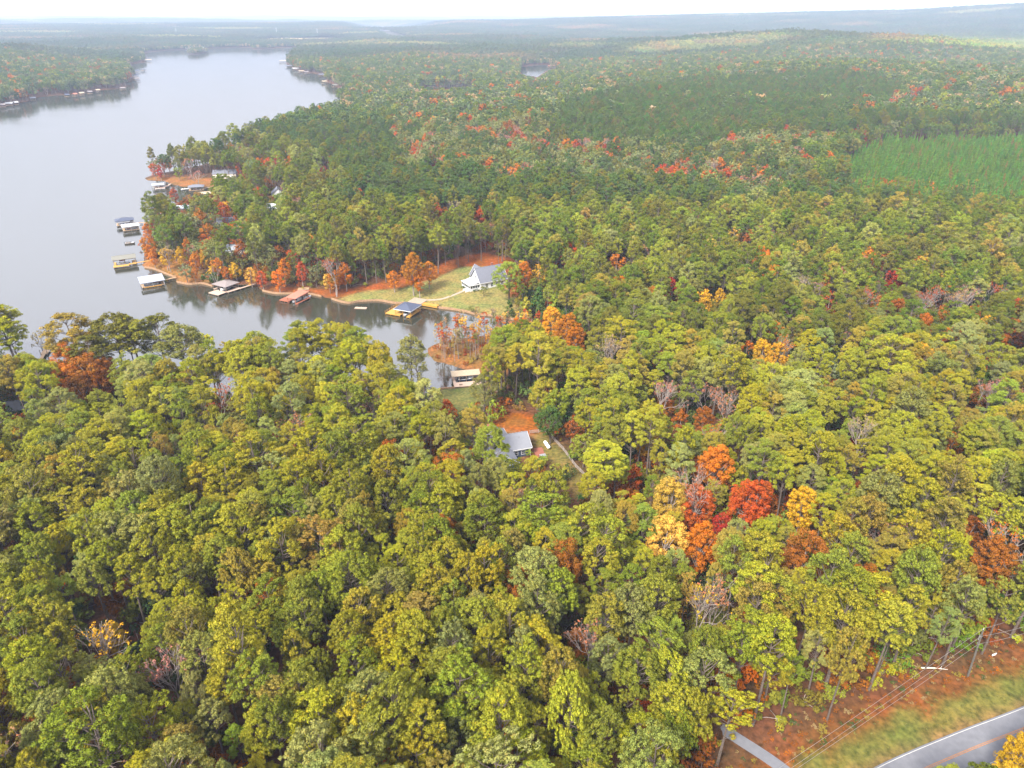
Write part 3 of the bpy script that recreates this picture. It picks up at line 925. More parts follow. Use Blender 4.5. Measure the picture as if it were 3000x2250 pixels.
# species by the colour the photograph shows there
um, vm, dm = project(x, y, g + 16)
sp = np.full(N0, 'pine', dtype=object)
tn = np.full(N0, '', dtype=object)
def choose(mask, table):
    """table: (share, species, tint name)"""
    idx = np.where(mask)[0]
    q = RNG.random(len(idx)); acc = 0
    for share, s_, t_ in table:
        m = (q >= acc) & (q < acc + share)
        sp[idx[m]] = s_; tn[idx[m]] = t_
        acc += share
far_m = (vm < 330)
drift = wav(x, y, 170, 31) + .6 * wav(x, y, 70, 33) + RNG.normal(size=N0) * .25      # autumn colour comes in drifts
mixed_m = in_px(MIXED, um, vm) & ~far_m
vil_m = in_px(VILLAGE, um, vm) & ~mixed_m & ~far_m
deep_m = ~far_m & ~mixed_m & ~vil_m & (vm < 600)
hill_m = ~far_m & ~mixed_m & ~vil_m & ~deep_m & (vm < 1000)
near_m = ~far_m & ~mixed_m & ~vil_m & ~hill_m & ~deep_m
PN = lambda f, a, b, c, d: [(f * a, 'pine', 'yellow green'), (f * b, 'pine', 'fresh green'), (f * c, 'pine', 'olive brown'), (f * d, 'pine', 'grey green')]
choose(near_m, PN(.945, .44, .28, .13, .15) + [(.012, 'maple', 'rust'), (.008, 'maple', 'yellow'), (.01, 'bare', 'pink grey'), (.025, 'oak', 'olive')])
choose(hill_m, [(.34, 'pine', 'forest green'), (.20, 'pine', 'fresh green'), (.24, 'pine', 'moss green'), (.07, 'pine', 'olive brown'), (.05, 'pine', 'grey green'), (.009, 'maple', 'orange'), (.008, 'maple', 'rust'), (.004, 'maple', 'red'), (.018, 'bare', 'pink grey'), (.035, 'oak', 'olive'), (.008, 'oak', 'pale green'), (.007, 'maple', 'yellow')])
choose((hill_m | deep_m) & (drift > .95) & (um > 1500), [(.30, 'bare', 'pink grey'), (.14, 'maple', 'orange'), (.14, 'maple', 'rust'), (.06, 'maple', 'yellow'), (.36, 'pine', 'forest green')])
choose(deep_m, [(.58, 'pine', 'deep green'), (.17, 'pine', 'forest green'), (.14, 'pine', 'moss green'), (.045, 'oak', 'olive'), (.02, 'oak', 'pale green'), (.02, 'bare', 'pink grey'), (.015, 'maple', 'orange'), (.01, 'maple', 'red')])
choose(vil_m, [(.28, 'pine', 'forest green'), (.10, 'pine', 'fresh green'), (.16, 'pine', 'moss green'), (.08, 'pine', 'grey green'), (.085, 'maple', 'orange'), (.055, 'maple', 'red'), (.03, 'maple', 'yellow'), (.05, 'bare', 'pink grey'), (.10, 'oak', 'olive'), (.06, 'oak', 'pale green')])
choose(mixed_m & (drift > .25), [(.16, 'pine', 'deep green'), (.12, 'maple', 'orange'), (.07, 'maple', 'red'), (.12, 'maple', 'rust'), (.01, 'maple', 'crimson'), (.34, 'bare', 'pink grey'), (.06, 'bare', 'tan'), (.06, 'oak', 'olive'), (.06, 'oak', 'pale green')])
choose(mixed_m & (drift <= .25), [(.38, 'pine', 'deep green'), (.12, 'pine', 'moss green'), (.10, 'pine', 'mist green'), (.16, 'oak', 'pale green'), (.14, 'oak', 'olive'), (.06, 'bare', 'tan'), (.02, 'maple', 'rust'), (.02, 'maple', 'red')])
choose(far_m, [(.30, 'pine', 'deep green'), (.16, 'pine', 'forest green'), (.08, 'pine', 'mist green'), (.20, 'oak', 'mist green'), (.06, 'oak', 'pale green'), (.08, 'bare', 'tan'), (.03, 'oak', 'tan'), (.015, 'maple', 'rust'), (.01, 'maple', 'orange')])
choose(far_m & (drift > .5), [(.45, 'pine', 'deep green'), (.2, 'bare', 'tan'), (.09, 'maple', 'rust'), (.01, 'maple', 'orange'), (.13, 'oak', 'tan'), (.12, 'oak', 'mist green')])
tn[tn == ''] = 'fresh green'
by_road = (dist_line(ROAD_EDGE, x, y) < 26) & (sp != 'pine')
sp[by_road] = 'pine'; tn[by_road] = 'fresh green'
yd = signed(YOUNG, x, y)
edge_t = (yd < 16) & (RNG.random(N0) < .75)
sp[edge_t] = 'oak'; tn[edge_t] = np.where(RNG.random(edge_t.sum()) < .6, 'deep green', 'forest green')
H = np.where(sp == 'pine', 22.5 + RNG.normal(size=N0) * 2.4, np.where(sp == 'oak', 17 + RNG.normal(size=N0) * 2, np.where(sp == 'maple', 14.5 + RNG.normal(size=N0) * 2, 15 + RNG.normal(size=N0) * 1.5)))
H = np.where((sp == 'pine') & (rnd[:, 5] < .22), H * (.6 + .25 * rnd[:, 4]), H)
H = np.where((hill_m | near_m) & ((sp == 'maple') | (sp == 'bare')), H + 4.5, H)
H = np.where((mixed_m | far_m) & (sp != 'pine'), H + 4.0, np.where((mixed_m | far_m) & (sp == 'pine'), H - 3.0, H))
kd = (rnd[:, 1] * np.array([{'pine': 6, 'oak': 1, 'maple': 2, 'bare': 3}[s_] for s_ in sp])).astype(int)

# the trees that stand out in the photograph: crown centre in units of a 2212 px wide view
STAND = [
    (1540, 1012, 'maple', 'orange', 17, 0), (1508, 1062, 'bare', 'pink grey', 16, 0), (1505, 1092, 'maple', 'red', 12, 1), (1612, 1085, 'maple', 'red', 14, 1),
    (1635, 1078, 'maple', 'red', 12, 0), (1448, 1080, 'maple', 'pale gold', 15, 0), (1440, 1165, 'maple', 'pale gold', 14, 1), (1512, 1182, 'maple', 'orange', 13, 0),
    (1735, 1095, 'maple', 'yellow', 12, 0), (1370, 1030, 'maple', 'red', 9, 0), (1580, 1040, 'oak', 'yellow green', 14, 0), (1560, 1135, 'maple', 'crimson', 9, 1),
    (222, 1402, 'bare', 'yellow', 15, 1), (245, 1378, 'maple', 'yellow', 9, 0), (375, 1465, 'bare', 'pink grey', 13, 2), (475, 868, 'bare', 'red', 13, 0), (485, 880, 'maple', 'red', 8, 1),
    (966, 885, 'maple', 'red', 10, 0), (158, 785, 'maple', 'orange', 19, 0), (188, 808, 'maple', 'rust', 19, 1), (150, 825, 'maple', 'orange', 16, 1), (222, 808, 'maple', 'rust', 17, 0), (205, 825, 'maple', 'orange', 15, 0), (175, 845, 'maple', 'rust', 14, 1),
    (1680, 772, 'maple', 'yellow', 11, 1), (1648, 765, 'maple', 'yellow', 11, 0), (1700, 757, 'bare', 'orange', 13, 1), (1615, 752, 'maple', 'orange', 10, 1), (1798, 797, 'oak', 'pale green', 12, 0),
    (1742, 618, 'bare', 'tan', 16, 0), (1792, 650, 'maple', 'red', 11, 1), (1870, 645, 'bare', 'red', 14, 1), (1895, 655, 'maple', 'orange', 10, 0), (2000, 640, 'bare', 'red', 16, 0), (1985, 655, 'bare', 'red', 14, 2),
    (2072, 655, 'bare', 'tan', 16, 1), (2092, 645, 'bare', 'pink grey', 16, 2), (2140, 632, 'bare', 'red', 16, 0), (2040, 675, 'maple', 'orange', 10, 0), (1935, 600, 'maple', 'crimson', 11, 1),
    (1455, 627, 'maple', 'crimson', 11, 0), (1330, 567, 'maple', 'orange', 12, 1), (1520, 645, 'maple', 'yellow', 11, 1), (1555, 640, 'maple', 'yellow', 10, 0), (1585, 508, 'maple', 'pale gold', 13, 1), (1620, 520, 'maple', 'rust', 12, 0),
    (1316, 762, 'bare', 'tan', 17, 1), (1425, 858, 'bare', 'pink grey', 14, 2), (1570, 875, 'bare', 'pink grey', 15, 0), (1225, 712, 'maple', 'orange', 16, 1), (1195, 690, 'maple', 'yellow', 13, 0), (1245, 735, 'maple', 'orange', 13, 0),
    (2195, 722, 'maple', 'orange', 14, 1), (2140, 852, 'bare', 'pink grey', 13, 1), (2060, 962, 'maple', 'orange', 10, 0), (2120, 848, 'maple', 'rust', 10, 1), (1862, 942, 'bare', 'tan', 13, 2), (2155, 1215, 'maple', 'rust', 14, 0),
    (2100, 1145, 'maple', 'rust', 9, 1), (2180, 1190, 'bare', 'orange', 15, 0), (1540, 1300, 'bare', 'pink grey', 13, 1), (1510, 1310, 'bare', 'yellow', 11, 2), (1255, 1390, 'maple', 'rust', 9, 0), (1270, 1395, 'bare', 'pink grey', 12, 1),
    (1470, 910, 'maple', 'rust', 10, 0), (1545, 950, 'bare', 'orange', 11, 1), (1525, 855, 'bare', 'pink grey', 14, 0),
    # by the far shore
    (890, 580, 'maple', 'orange', 19, 0), (925, 582, 'maple', 'orange', 14, 1), (720, 580, 'bare', 'red', 17, 0), (722, 600, 'maple', 'orange', 12, 1), (612, 578, 'maple', 'orange', 13, 0), (565, 598, 'maple', 'red', 10, 1),
    (710, 603, 'maple', 'pale gold', 10, 1), (540, 592, 'maple', 'pale gold', 11, 1), (680, 590, 'oak', 'pale green', 11, 0), (1038, 468, 'maple', 'red', 15, 0), (960, 462, 'maple', 'orange', 14, 1), (985, 448, 'bare', 'tan', 16, 1), (928, 500, 'bare', 'tan', 14, 0),
    (1128, 590, 'maple', 'yellow', 15, 0), (1165, 590, 'maple', 'yellow', 14, 1), (1100, 595, 'oak', 'fresh green', 22, 0), (1128, 598, 'maple', 'orange', 17, 0), (1045, 625, 'oak', 'olive', 6, 0),
    (355, 550, 'maple', 'yellow', 12, 1), (316, 525, 'maple', 'orange', 13, 1), (330, 555, 'maple', 'orange', 10, 0), (430, 475, 'maple', 'orange', 17, 0), (448, 500, 'maple', 'orange', 15, 1), (375, 420, 'maple', 'red', 12, 0), (360, 545, 'bare', 'tan', 13, 2), (400, 585, 'oak', 'pale green', 11, 0), (418, 590, 'maple', 'orange', 7, 1),
    (465, 590, 'bare', 'yellow', 11, 1), (490, 590, 'maple', 'orange', 9, 0), (332, 362, 'maple', 'red', 13, 1), (350, 350, 'pine', 'dark green', 19, 0), (362, 352, 'pine', 'dark green', 18, 5), (345, 372, 'maple', 'crimson', 9, 0), (385, 370, 'oak', 'fresh green', 12, 0), (410, 355, 'bare', 'pink grey', 15, 1), (425, 375, 'bare', 'pink grey', 14, 0),
    (460, 320, 'pine', 'dark green', 25, 1), (475, 322, 'pine', 'dark green', 25, 3), (510, 312, 'pine', 'dark green', 25, 1), (560, 355, 'maple', 'orange', 14, 0), (580, 352, 'maple', 'red', 15, 1), (600, 350, 'maple', 'crimson', 15, 0), (622, 355, 'maple', 'orange', 14, 1), (640, 372, 'maple', 'red', 12, 0), (700, 370, 'maple', 'crimson', 13, 1), (715, 350, 'maple', 'red', 13, 0),
    (560, 415, 'maple', 'red', 12, 1), (530, 400, 'maple', 'red', 10, 0), (575, 395, 'maple', 'rust', 12, 1), (938, 362, 'maple', 'crimson', 11, 0), (640, 440, 'bare', 'pink grey', 14, 1), (465, 395, 'maple', 'rust', 9, 0), (480, 390, 'maple', 'rust', 9, 1), (1880, 115, 'maple', 'red', 14, 0),
    (1098, 370, 'bare', 'orange', 22, 0), (1545, 355, 'bare', 'tan', 20, 2), (1970, 195, 'maple', 'orange', 20, 1), (1985, 200, 'maple', 'red', 18, 0), (1960, 210, 'bare', 'red', 18, 1), (2010, 212, 'bare', 'pink grey', 18, 0), (1930, 215, 'bare', 'red', 17, 2), (1855, 228, 'maple', 'orange', 16, 0), (1575, 268, 'maple', 'orange', 14, 1), (1700, 282, 'maple', 'red', 14, 0), (1560, 295, 'maple', 'yellow', 12, 0),
    (318, 500, 'maple', 'orange', 13, 0), (325, 540, 'maple', 'orange', 11, 1), (420, 562, 'maple', 'orange', 11, 0), (470, 572, 'maple', 'orange', 12, 1), (508, 582, 'maple', 'yellow', 10, 0), (600, 598, 'maple', 'orange', 12, 1), (650, 584, 'maple', 'red', 12, 0), (745, 590, 'maple', 'orange', 13, 0), (850, 598, 'maple', 'orange', 11, 1), (905, 606, 'maple', 'orange', 12, 0), (440, 520, 'maple', 'orange', 13, 1), (520, 540, 'maple', 'rust', 14, 0), (600, 545, 'maple', 'rust', 13, 1),
    # tall pines at the near shore, shrubs at the water, the pair at the road
    (162, 735, 'pine', 'olive brown', 31, 3), (248, 740, 'pine', 'moss green', 29, 0), (290, 740, 'pine', 'fresh green', 28, 4), (345, 738, 'pine', 'moss green', 28, 3), (385, 755, 'pine', 'grey green', 26, 0), (10, 712, 'pine', 'yellow green', 29, 3), (-20, 715, 'pine', 'olive brown', 28, 0), (200, 775, 'pine', 'moss green', 25, 3), (430, 740, 'oak', 'yellow green', 15, 0), (80, 725, 'bare', 'tan', 11, 0), (30, 745, 'pine', 'fresh green', 22, 0),
    (1060, 810, 'pine', 'yellow green', 22, 1), (1045, 835, 'oak', 'olive', 15, 0), (905, 800, 'pine', 'grey green', 23, 2), (885, 775, 'pine', 'grey green', 24, 0),
    (1100, 660, 'cedar', 'dark green', 9, 0), (1135, 660, 'cedar', 'fresh green', 12, 0), (1170, 665, 'cedar', 'dark green', 12, 0), (1195, 655, 'cedar', 'fresh green', 13, 0), (1160, 640, 'cedar', 'dark green', 13, 0), (1018, 665, 'oak', 'olive', 4.5, 0),
    (1175, 850, 'oak', 'yellow green', 16, 0), (1200, 870, 'oak', 'fresh green', 14, 0), (1235, 922, 'maple', 'rust', 8, 1), (1262, 962, 'oak', 'fresh green', 12, 0), (1190, 905, 'oak', 'dark green', 14, 0),
    (2200, 1635, 'maple', 'yellow', 11, 0), (2165, 1690, 'maple', 'yellow', 10, 1), (2110, 1722, 'pine', 'forest green', 19, 5), (2050, 1728, 'pine', 'fresh green', 18, 0), (2235, 1615, 'maple', 'orange', 11, 0),
]
ex = []; ex_w = []; in_wood = True
for (a, b, s_, t_, h_, k_) in STAND:
    h_ = h_ * {'maple': 1.12, 'bare': 1.3}.get(s_, 1.0)
    if (a, b) == (890, 580):
        in_wood = False
    wd = h_ / SPECIES[s_][2]
    if in_wood and s_ in ('maple', 'bare') and h_ > 12:
        h_ = max(h_, 16.5 if s_ == 'maple' else 20.0); wd *= 1.22 if s_ == 'maple' else 1.0
    px, py = hit(a * 1.35624, b * 1.35624, h_ * .66)
    ex.append((px, py, h_, s_, t_, k_)); ex_w.append(wd)
exy = np.array([(e[0], e[1]) for e in ex])
exr = np.array([e[2] * .16 for e in ex])
# slender trees of the marsh
rs = np.random.default_rng(5)
mk = 0
mg = ZG['marsh']
while mk < 88:
    uu, vv = 1275 + rs.random() * 300, 985 + rs.random() * 75
    if vv > 1068 or (uu < 1330 and vv < 1003): continue
    px, py = hit(uu, vv)
    if inside(mg, np.array([px]), np.array([py]))[0] and shore(np.array([px]), np.array([py]))[0] > 1:
        ex.append((px, py, 9 + rs.random() * 6, 'slender', ['red', 'orange', 'tan', 'pale gold', 'pink grey', 'olive', 'tan', 'pale gold'][rs.integers(8)], int(rs.integers(3)))); mk += 1

def keep_clear(x, y, g, H, R, u_lim=1300):
    """trees lowered, or left out, where the photograph looks past them"""
    keep = np.ones(len(x), bool)
    ut, vt, dt = project(x, y, g + H)
    nr = (y < 262) & (ut < u_lim) & (ut > -150)
    lim = np.maximum.reduce([np.interp(ut + k * R * F_PX / dt, EDGE_U, EDGE_V) for k in (-.2, 0, .2)]) - 9
    H = np.where(nr & (y > 195) & (vt > lim + 14) & (vt < lim + 90), np.minimum(H * 1.16, 27), H)
    ut, vt, dt = project(x, y, g + H)
    for it in range(14):
        bad = nr & (vt < lim) & (H > 11)
        H = np.where(bad, H * .96, H)
        ut, vt, dt = project(x, y, g + H)
    keep &= ~(nr & (vt < lim - 3))
    for c, cd in zip(CLEAR, CLEAR_DEPTH):
        m = np.zeros(len(x), bool)
        for fz in (.97, .8, .6, .45):
            uc, vc, dc = project(x, y, g + H * fz)
            rr = R * (.35 if fz > .9 else .8) * F_PX / dc
            for k in (-.9, 0, .9):
                m |= in_px(c, uc + k * rr, vc)
        keep &= ~(m & (y < cd + 10))
    return keep, H
R_of = lambda sp_, H_: H_ * np.array([{'pine': .20, 'oak': .30, 'maple': .21, 'bare': .25, 'slender': .1, 'cedar': .25, 'sapling': .25}[s_] for s_ in sp_])
keep, H = keep_clear(x, y, g, H, R_of(sp, H))
for (qx, qy), qr, e in zip(exy, exr, ex):
    d = np.hypot(x - qx, y - qy)
    keep &= d > 3.2 + qr * .6
    # nothing tall straight in front of a tree that stands out
    uq, vq, dq = project(np.array([qx]), np.array([qy]), np.array([hgt(qx, qy) + e[2] * .66]))
    ut, vt, dt = project(x, y, g + H * .85)
    cover = (y < qy) & (qy - y < (46 if e[3] != 'bare' else 24)) & (np.abs(ut - uq) < (H * .15 + e[2] * .12) * F_PX / dt) & (dt < dq)
    top_v = project(x, y, g + H)[1]; lim_v = vq + e[2] * .14 * F_PX / dq
    H = np.where(cover & (top_v < lim_v), np.maximum(H * .76, 12), H)
    top_v = project(x, y, g + H)[1]
    if e[3] != 'bare':
        keep &= ~(cover & (top_v < lim_v - 2))
x, y, g, H, sp, tn, kd = (a[keep] for a in (x, y, g, H, sp, tn, kd))
x = np.concatenate([x, [e[0] for e in ex]]); y = np.concatenate([y, [e[1] for e in ex]])
g = np.concatenate([g, height(np.array([e[0] for e in ex]), np.array([e[1] for e in ex]))])
H = np.concatenate([H, [e[2] for e in ex]])
sp = np.concatenate([sp, np.array([e[3] for e in ex], dtype=object)]); tn = np.concatenate([tn, np.array([e[4] for e in ex], dtype=object)])
kd = np.concatenate([kd, np.array([e[5] for e in ex])])
special = np.concatenate([np.zeros(len(x) - len(ex), bool), np.ones(len(ex), bool)])
NT = len(x)
ut, vt, dt = project(x, y, g + H * .7)
view = (ut > -40) & (ut < 3040) & (vt > -20) & (vt < 2330)
size = H / dt * view
jit = 1 + RNG.normal(size=(NT, 3)) * np.array([.07, .035, .13])
tint = np.clip(np.array([TINT[t_] for t_ in tn]) * jit * (1 + RNG.normal(size=(NT, 1)) * .085), .004, .8)
turn = np.stack([RNG.normal(size=NT) * .03, RNG.normal(size=NT) * .03, RNG.random(NT) * 6.283], 1)
h0 = {k_: v_[2] for k_, v_ in SPECIES.items()}
fz = H / np.array([h0[s_] for s_ in sp])
wide = 1 + RNG.normal(size=NT) * .13
pinew = np.where(sp == 'pine', 1.06, 1.0)
oval = 1 + RNG.normal(size=NT) * .12
grow = np.stack([fz * wide * pinew * oval, fz * wide * pinew / oval, fz], 1)
grow[:, :2] = np.clip(grow[:, :2], .35 * fz[:, None], 1.6)
nst = len(ex_w); i0 = NT - len(ex)
grow[i0:i0 + nst, 0] = np.array(ex_w) * 1.12; grow[i0:i0 + nst, 1] = np.array(ex_w) * 1.12
big = special & (sp == 'pine') & (H > 24.5) & (y < 300)
grow[big, :2] *= 1.45

NAMES = {'pine': 'pine_tree', 'oak': 'oak_tree', 'maple': 'maple_tree', 'bare': 'bare_tree', 'slender': 'birch_tree', 'cedar': 'cedar_tree'}
CATS = {'pine': 'pine tree', 'oak': 'oak tree', 'maple': 'autumn tree', 'bare': 'bare tree', 'slender': 'slender tree', 'cedar': 'evergreen tree'}
FORM = {'pine': ['broad domed', 'narrow', 'open ragged', 'tiered', 'lopsided', 'small round'], 'oak': ['wide rounded'], 'maple': ['upright', 'low spreading'],
        'bare': ['upswept', 'wide', 'crooked'], 'slender': ['thin', 'thin forked', 'thin leaning'], 'cedar': ['conical']}
road_d = dist_line(ROAD_EDGE, x, y)
def place(i):
    X, Y = x[i], y[i]
    if sp[i] == 'slender': return 'on the marshy point in the cove', 'slender trees on the marshy point'
    if road_d[i] < 19: return ('on the far side of the road' if False else 'at the edge of the road verge'), 'trees along the road verge'
    if Y > 640: return 'in the wooded hills beyond the peninsula', 'trees in the wooded hills'
    if X < -95 and Y > 320: return 'on the peninsula behind the boat docks', 'trees on the dock peninsula'
    if Y > 330 and X < 40: return 'in the wood behind the white lake house', 'trees behind the white lake house'
    if Y > 330: return 'in the wood right of the cove head', 'trees beyond the cove head'
    if X < -25 and Y > 205: return 'along the near lake shore', 'trees along the near shore'
    if X < -70: return 'in the wood behind the near lake shore', 'trees behind the near shore'
    if X > 12 and Y > 165: return 'in the wood outside the fenced yard', 'trees outside the fenced yard'
    if Y > 135: return 'in the wood round the grey roofed house', 'trees round the grey roofed house'
    return 'in the wood between road and grey house', 'trees between road and grey roofed house'
def label_of(i):
    s_ = sp[i]; pl, gr = place(i)
    big = 'tall ' if (s_ == 'pine' and H[i] > 24) else ('low ' if (s_ == 'pine' and H[i] < 18) or H[i] < 10 else '')
    f = FORM[s_][kd[i]]; c = tn[i]
    if s_ == 'pine': t = f'{big}{f} {c} pine {pl}'
    elif s_ == 'oak': t = f'{big}{f} {c} broadleaf tree {pl}'
    elif s_ == 'maple': t = f'{big}{f} {c} autumn tree {pl}'
    elif s_ == 'bare': t = f'{big}{f} half bare tree with {c} leaves {pl}'
    elif s_ == 'slender': t = f'{f} pale trunked tree with {c} leaves {pl}'
    else: t = f'{big}conical {c} evergreen {pl}'
    return t, gr
single = np.zeros(NT, bool)
for s_, most in (('pine', 300), ('oak', 130), ('maple', 270), ('bare', 150), ('slender', 100), ('cedar', 20)):
    idx = np.where((sp == s_) & view & (size > 0))[0]
    order = idx[np.argsort(-(size[idx] + special[idx] * .04))]
    if s_ != 'pine':
        order = order[(size[order] > .020) | special[order]]
    single[order[:most]] = True
others = np.where(single & (sp != 'pine'))[0]
WORD = {'oak': 'broadleaf', 'maple': 'autumn', 'bare': 'bare', 'slender': 'slender', 'cedar': 'conical'}
for i in np.where(single)[0]:
    s_ = sp[i]
    lb, gr = label_of(i)
    if s_ == 'pine':
        dd = np.hypot(x[others] - x[i], y[others] - y[i]); j = others[int(np.argmin(dd))]
        more = f" beside {tn[j]} {WORD[sp[j]]} tree"
        if dd.min() < 9 and len((lb + more).split()) <= 16:
            lb += more
    near_one = size[i] > .055
    crown, trunk = (near_meshes if near_one else mid_meshes)(s_, int(kd[i]))
    o = bpy.data.objects.new(NAMES[s_], None)
    o.empty_display_size = .5
    o.location = (x[i], y[i], g[i] - .1); o.rotation_euler = turn[i]; o.scale = grow[i]
    COL.objects.link(o)
    tag(o, lb, CATS[s_], gr)
    for nm, ms in (('crown', crown), ('trunk', trunk)):
        c = bpy.data.objects.new(nm, ms); COL.objects.link(c); c.parent = o
        c['tint'] = [float(q) for q in tint[i]]

rest = ~single
level = np.where(dt < 300, 0, np.where(dt < 760, 1, 2))
LBL = {'pine': 'green pine woodland covering the hills beyond the nearest trees', 'oak': 'olive broadleaf woodland scattered through the pine hills',
       'maple': 'red and orange autumn woodland scattered through the hills', 'bare': 'grey leafless woodland scattered through the hills'}
WOODN = {'pine': 'pine_woodland', 'oak': 'broadleaf_woodland', 'maple': 'autumn_woodland', 'bare': 'leafless_woodland'}
# strips of trees along the far shores
fs = fan(hexgrid(-2600, 2200, 2080, 4200, 10.5), .74, 120)
fsd = shore(fs[:, 0], fs[:, 1]); fs = fs[(fsd > 4) & (fsd < 62)]; fsd = fsd[(fsd > 4) & (fsd < 62)]
isl = hexgrid(ISLE[:, 0].min(), ISLE[:, 0].max(), ISLE[:, 1].min(), ISLE[:, 1].max(), 11)
isl = isl[inside(ISLE, isl[:, 0], isl[:, 1])]
fs = np.concatenate([fs, isl])
for s_ in ('pine', 'oak', 'maple', 'bare'):
    m = rest & (sp == s_)
    pts = np.stack([x[m], y[m], g[m] - .1], 1); gr_, tu, ti, lv = grow[m], turn[m], tint[m], level[m]
    if s_ == 'oak':
        n = len(fs); f_ = .75 + .3 * RNG.random(n)
        pts = np.concatenate([pts, np.stack([fs[:, 0], fs[:, 1], height(fs[:, 0], fs[:, 1])], 1)])
        gr_ = np.concatenate([gr_, np.stack([f_, f_, f_], 1)]); tu = np.concatenate([tu, np.stack([0 * f_, 0 * f_, RNG.random(n) * 6.28], 1)])
        base = np.array([TINT[q] for q in RNG.choice(['olive', 'mist green', 'mist green', 'tan', 'dark green', 'dark green'], n)])
        ti = np.concatenate([ti, base * (1 + RNG.normal(size=(n, 1)) * .15)]); lv = np.concatenate([lv, np.full(n, 2)])
    nk = SPECIES[s_][1]
    pr = {L_: [proto(s_ + '_form', SPECIES[s_][0](k_, L_)) for k_ in range(nk)] for L_ in ((0, 1, 2) if s_ == 'pine' else (1, 2))}
    if s_ != 'pine':
        lv = np.maximum(lv, 1)
    scatter(WOODN[s_], LBL[s_], pts, gr_, tu, np.clip(ti, .004, .8), lv, pr)

# plantations: rows of young pines, and a darker, older stand
def stand_of(name, label, poly, s, Hm, tcol, protos, lod, rows=False):
    x0, y0 = poly.min(0); x1, y1 = poly.max(0)
    if rows:
        a, b = np.meshgrid(np.arange(x0, x1, s * 1.5), np.arange(y0, y1, s * .75)); p = np.stack([a.ravel(), b.ravel()], 1)
        ca_, sa_ = math.cos(.35), math.sin(.35); c0 = p.mean(0); p = (p - c0) @ np.array([[ca_, sa_], [-sa_, ca_]]) * 1.1 + c0
        p = p + RNG.normal(size=p.shape) * .3
    else:
        p = hexgrid(x0, x1, y0, y1, s, .45)
    sd_ = signed(poly, p[:, 0], p[:, 1]) + wav(p[:, 0], p[:, 1], 60, 41) * 14 + RNG.normal(size=len(p)) * 3
    p = p[sd_ < 0]
    p = p[np.abs(p[:, 0]) < .78 * p[:, 1] + 70]
    n = len(p); z = height(p[:, 0], p[:, 1]); wxy = .78 if rows else 1.15
    f_ = Hm * (1 + RNG.normal(size=n) * .16)
    ti = np.array(tcol) * (1 + RNG.normal(size=(n, 3)) * np.array([.14, .09, .15])) * (1 + RNG.normal(size=(n, 1)) * .12)
    warm = RNG.random(n) < .07
    ti[warm] = np.array([.17, .13, .035])
    scatter(name, label, np.stack([p[:, 0], p[:, 1], z], 1), np.stack([f_ * wxy, f_ * wxy, f_], 1), np.stack([0 * f_, 0 * f_, RNG.random(n) * 6.28], 1), np.clip(ti, .004, .8), np.full(n, lod), protos)
stand_of('young_pine_plantation', 'bright green young pine plantation in close rows on the hillside', YOUNG, 4.3, 1.0, (.090, .172, .026), {1: [proto('sapling_form', spire(0, 1, 8.0))]}, 1, True)
stand_of('dark_pine_plantation', 'dark green even pine plantation on the slope beyond the mixed wood', DARK, 5.6, .66, (.092, .140, .028), {1: [proto('stand_form', pine(k_, 1)) for k_ in (1, 5)]}, 1)

# distant woods to the horizon
pg = fan(hexgrid(-7600, 7600, 2120, 9800, 47, .25), .76, 220)
pr_ = np.hypot(pg[:, 0], pg[:, 1])
ps = shore(pg[:, 0], pg[:, 1])
field = sm(.35, .8, wav(pg[:, 0], pg[:, 1], 2600, 8)) * sm(2600, 4200, pr_)
m = (ps > 38) & (field < .72)
pu, pv_, _ = project(pg[:, 0], pg[:, 1], height(pg[:, 0], pg[:, 1]) + 16)
for c_ in CLEAR[-3:]:
    for k_ in (-1, 0, 1):
        m &= ~in_px(c_, pu + k_ * 18, pv_)
pg, pr_ = pg[m], pr_[m]
n = len(pg)
k1 = .5 + .5 * wav(pg[:, 0], pg[:, 1], 900, 11); k2 = .5 + .5 * wav(pg[:, 0], pg[:, 1], 1700, 12)
ti = np.array([.048, .082, .030])[None] * (1 - k1[:, None]) + np.array([.100, .115, .055])[None] * k1[:, None]
k3 = .5 + .5 * wav(pg[:, 0], pg[:, 1], 620, 14)
brown = (sm(.62, .85, k2) * sm(.3, .6, k3))[:, None]
ti = ti * (1 - brown) + np.array([.22, .155, .07])[None] * brown
pale = sm(.74, .9, .5 + .5 * wav(pg[:, 0] * .5, pg[:, 1], 1100, 17))[:, None]
ti = ti * (1 - pale) + np.array([.24, .235, .09])[None] * pale
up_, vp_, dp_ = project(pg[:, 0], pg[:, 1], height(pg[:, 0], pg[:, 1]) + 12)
bright = (np.exp(-((up_ - 2800) / 330) ** 2 - ((vp_ - 140) / 22) ** 2) * 1.1).clip(0, 1)[:, None]  # sunlit stretch at far right: sunlight on the treetops painted into their tint
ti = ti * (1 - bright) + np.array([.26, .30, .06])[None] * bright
ti = ti * (1 + RNG.normal(size=(n, 3)) * np.array([.12, .08, .12]))
f_ = np.ones(n) * 1.05
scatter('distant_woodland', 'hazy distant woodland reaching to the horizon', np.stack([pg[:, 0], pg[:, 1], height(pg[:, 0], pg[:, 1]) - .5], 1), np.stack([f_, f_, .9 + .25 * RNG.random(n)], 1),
        np.stack([0 * f_, 0 * f_, np.floor(RNG.random(n) * 4) * math.pi / 2 + RNG.normal(size=n) * .2], 1), np.clip(ti, .004, .8), np.zeros(n), {0: [proto('wood_form', patch(k_)) for k_ in range(4)]})

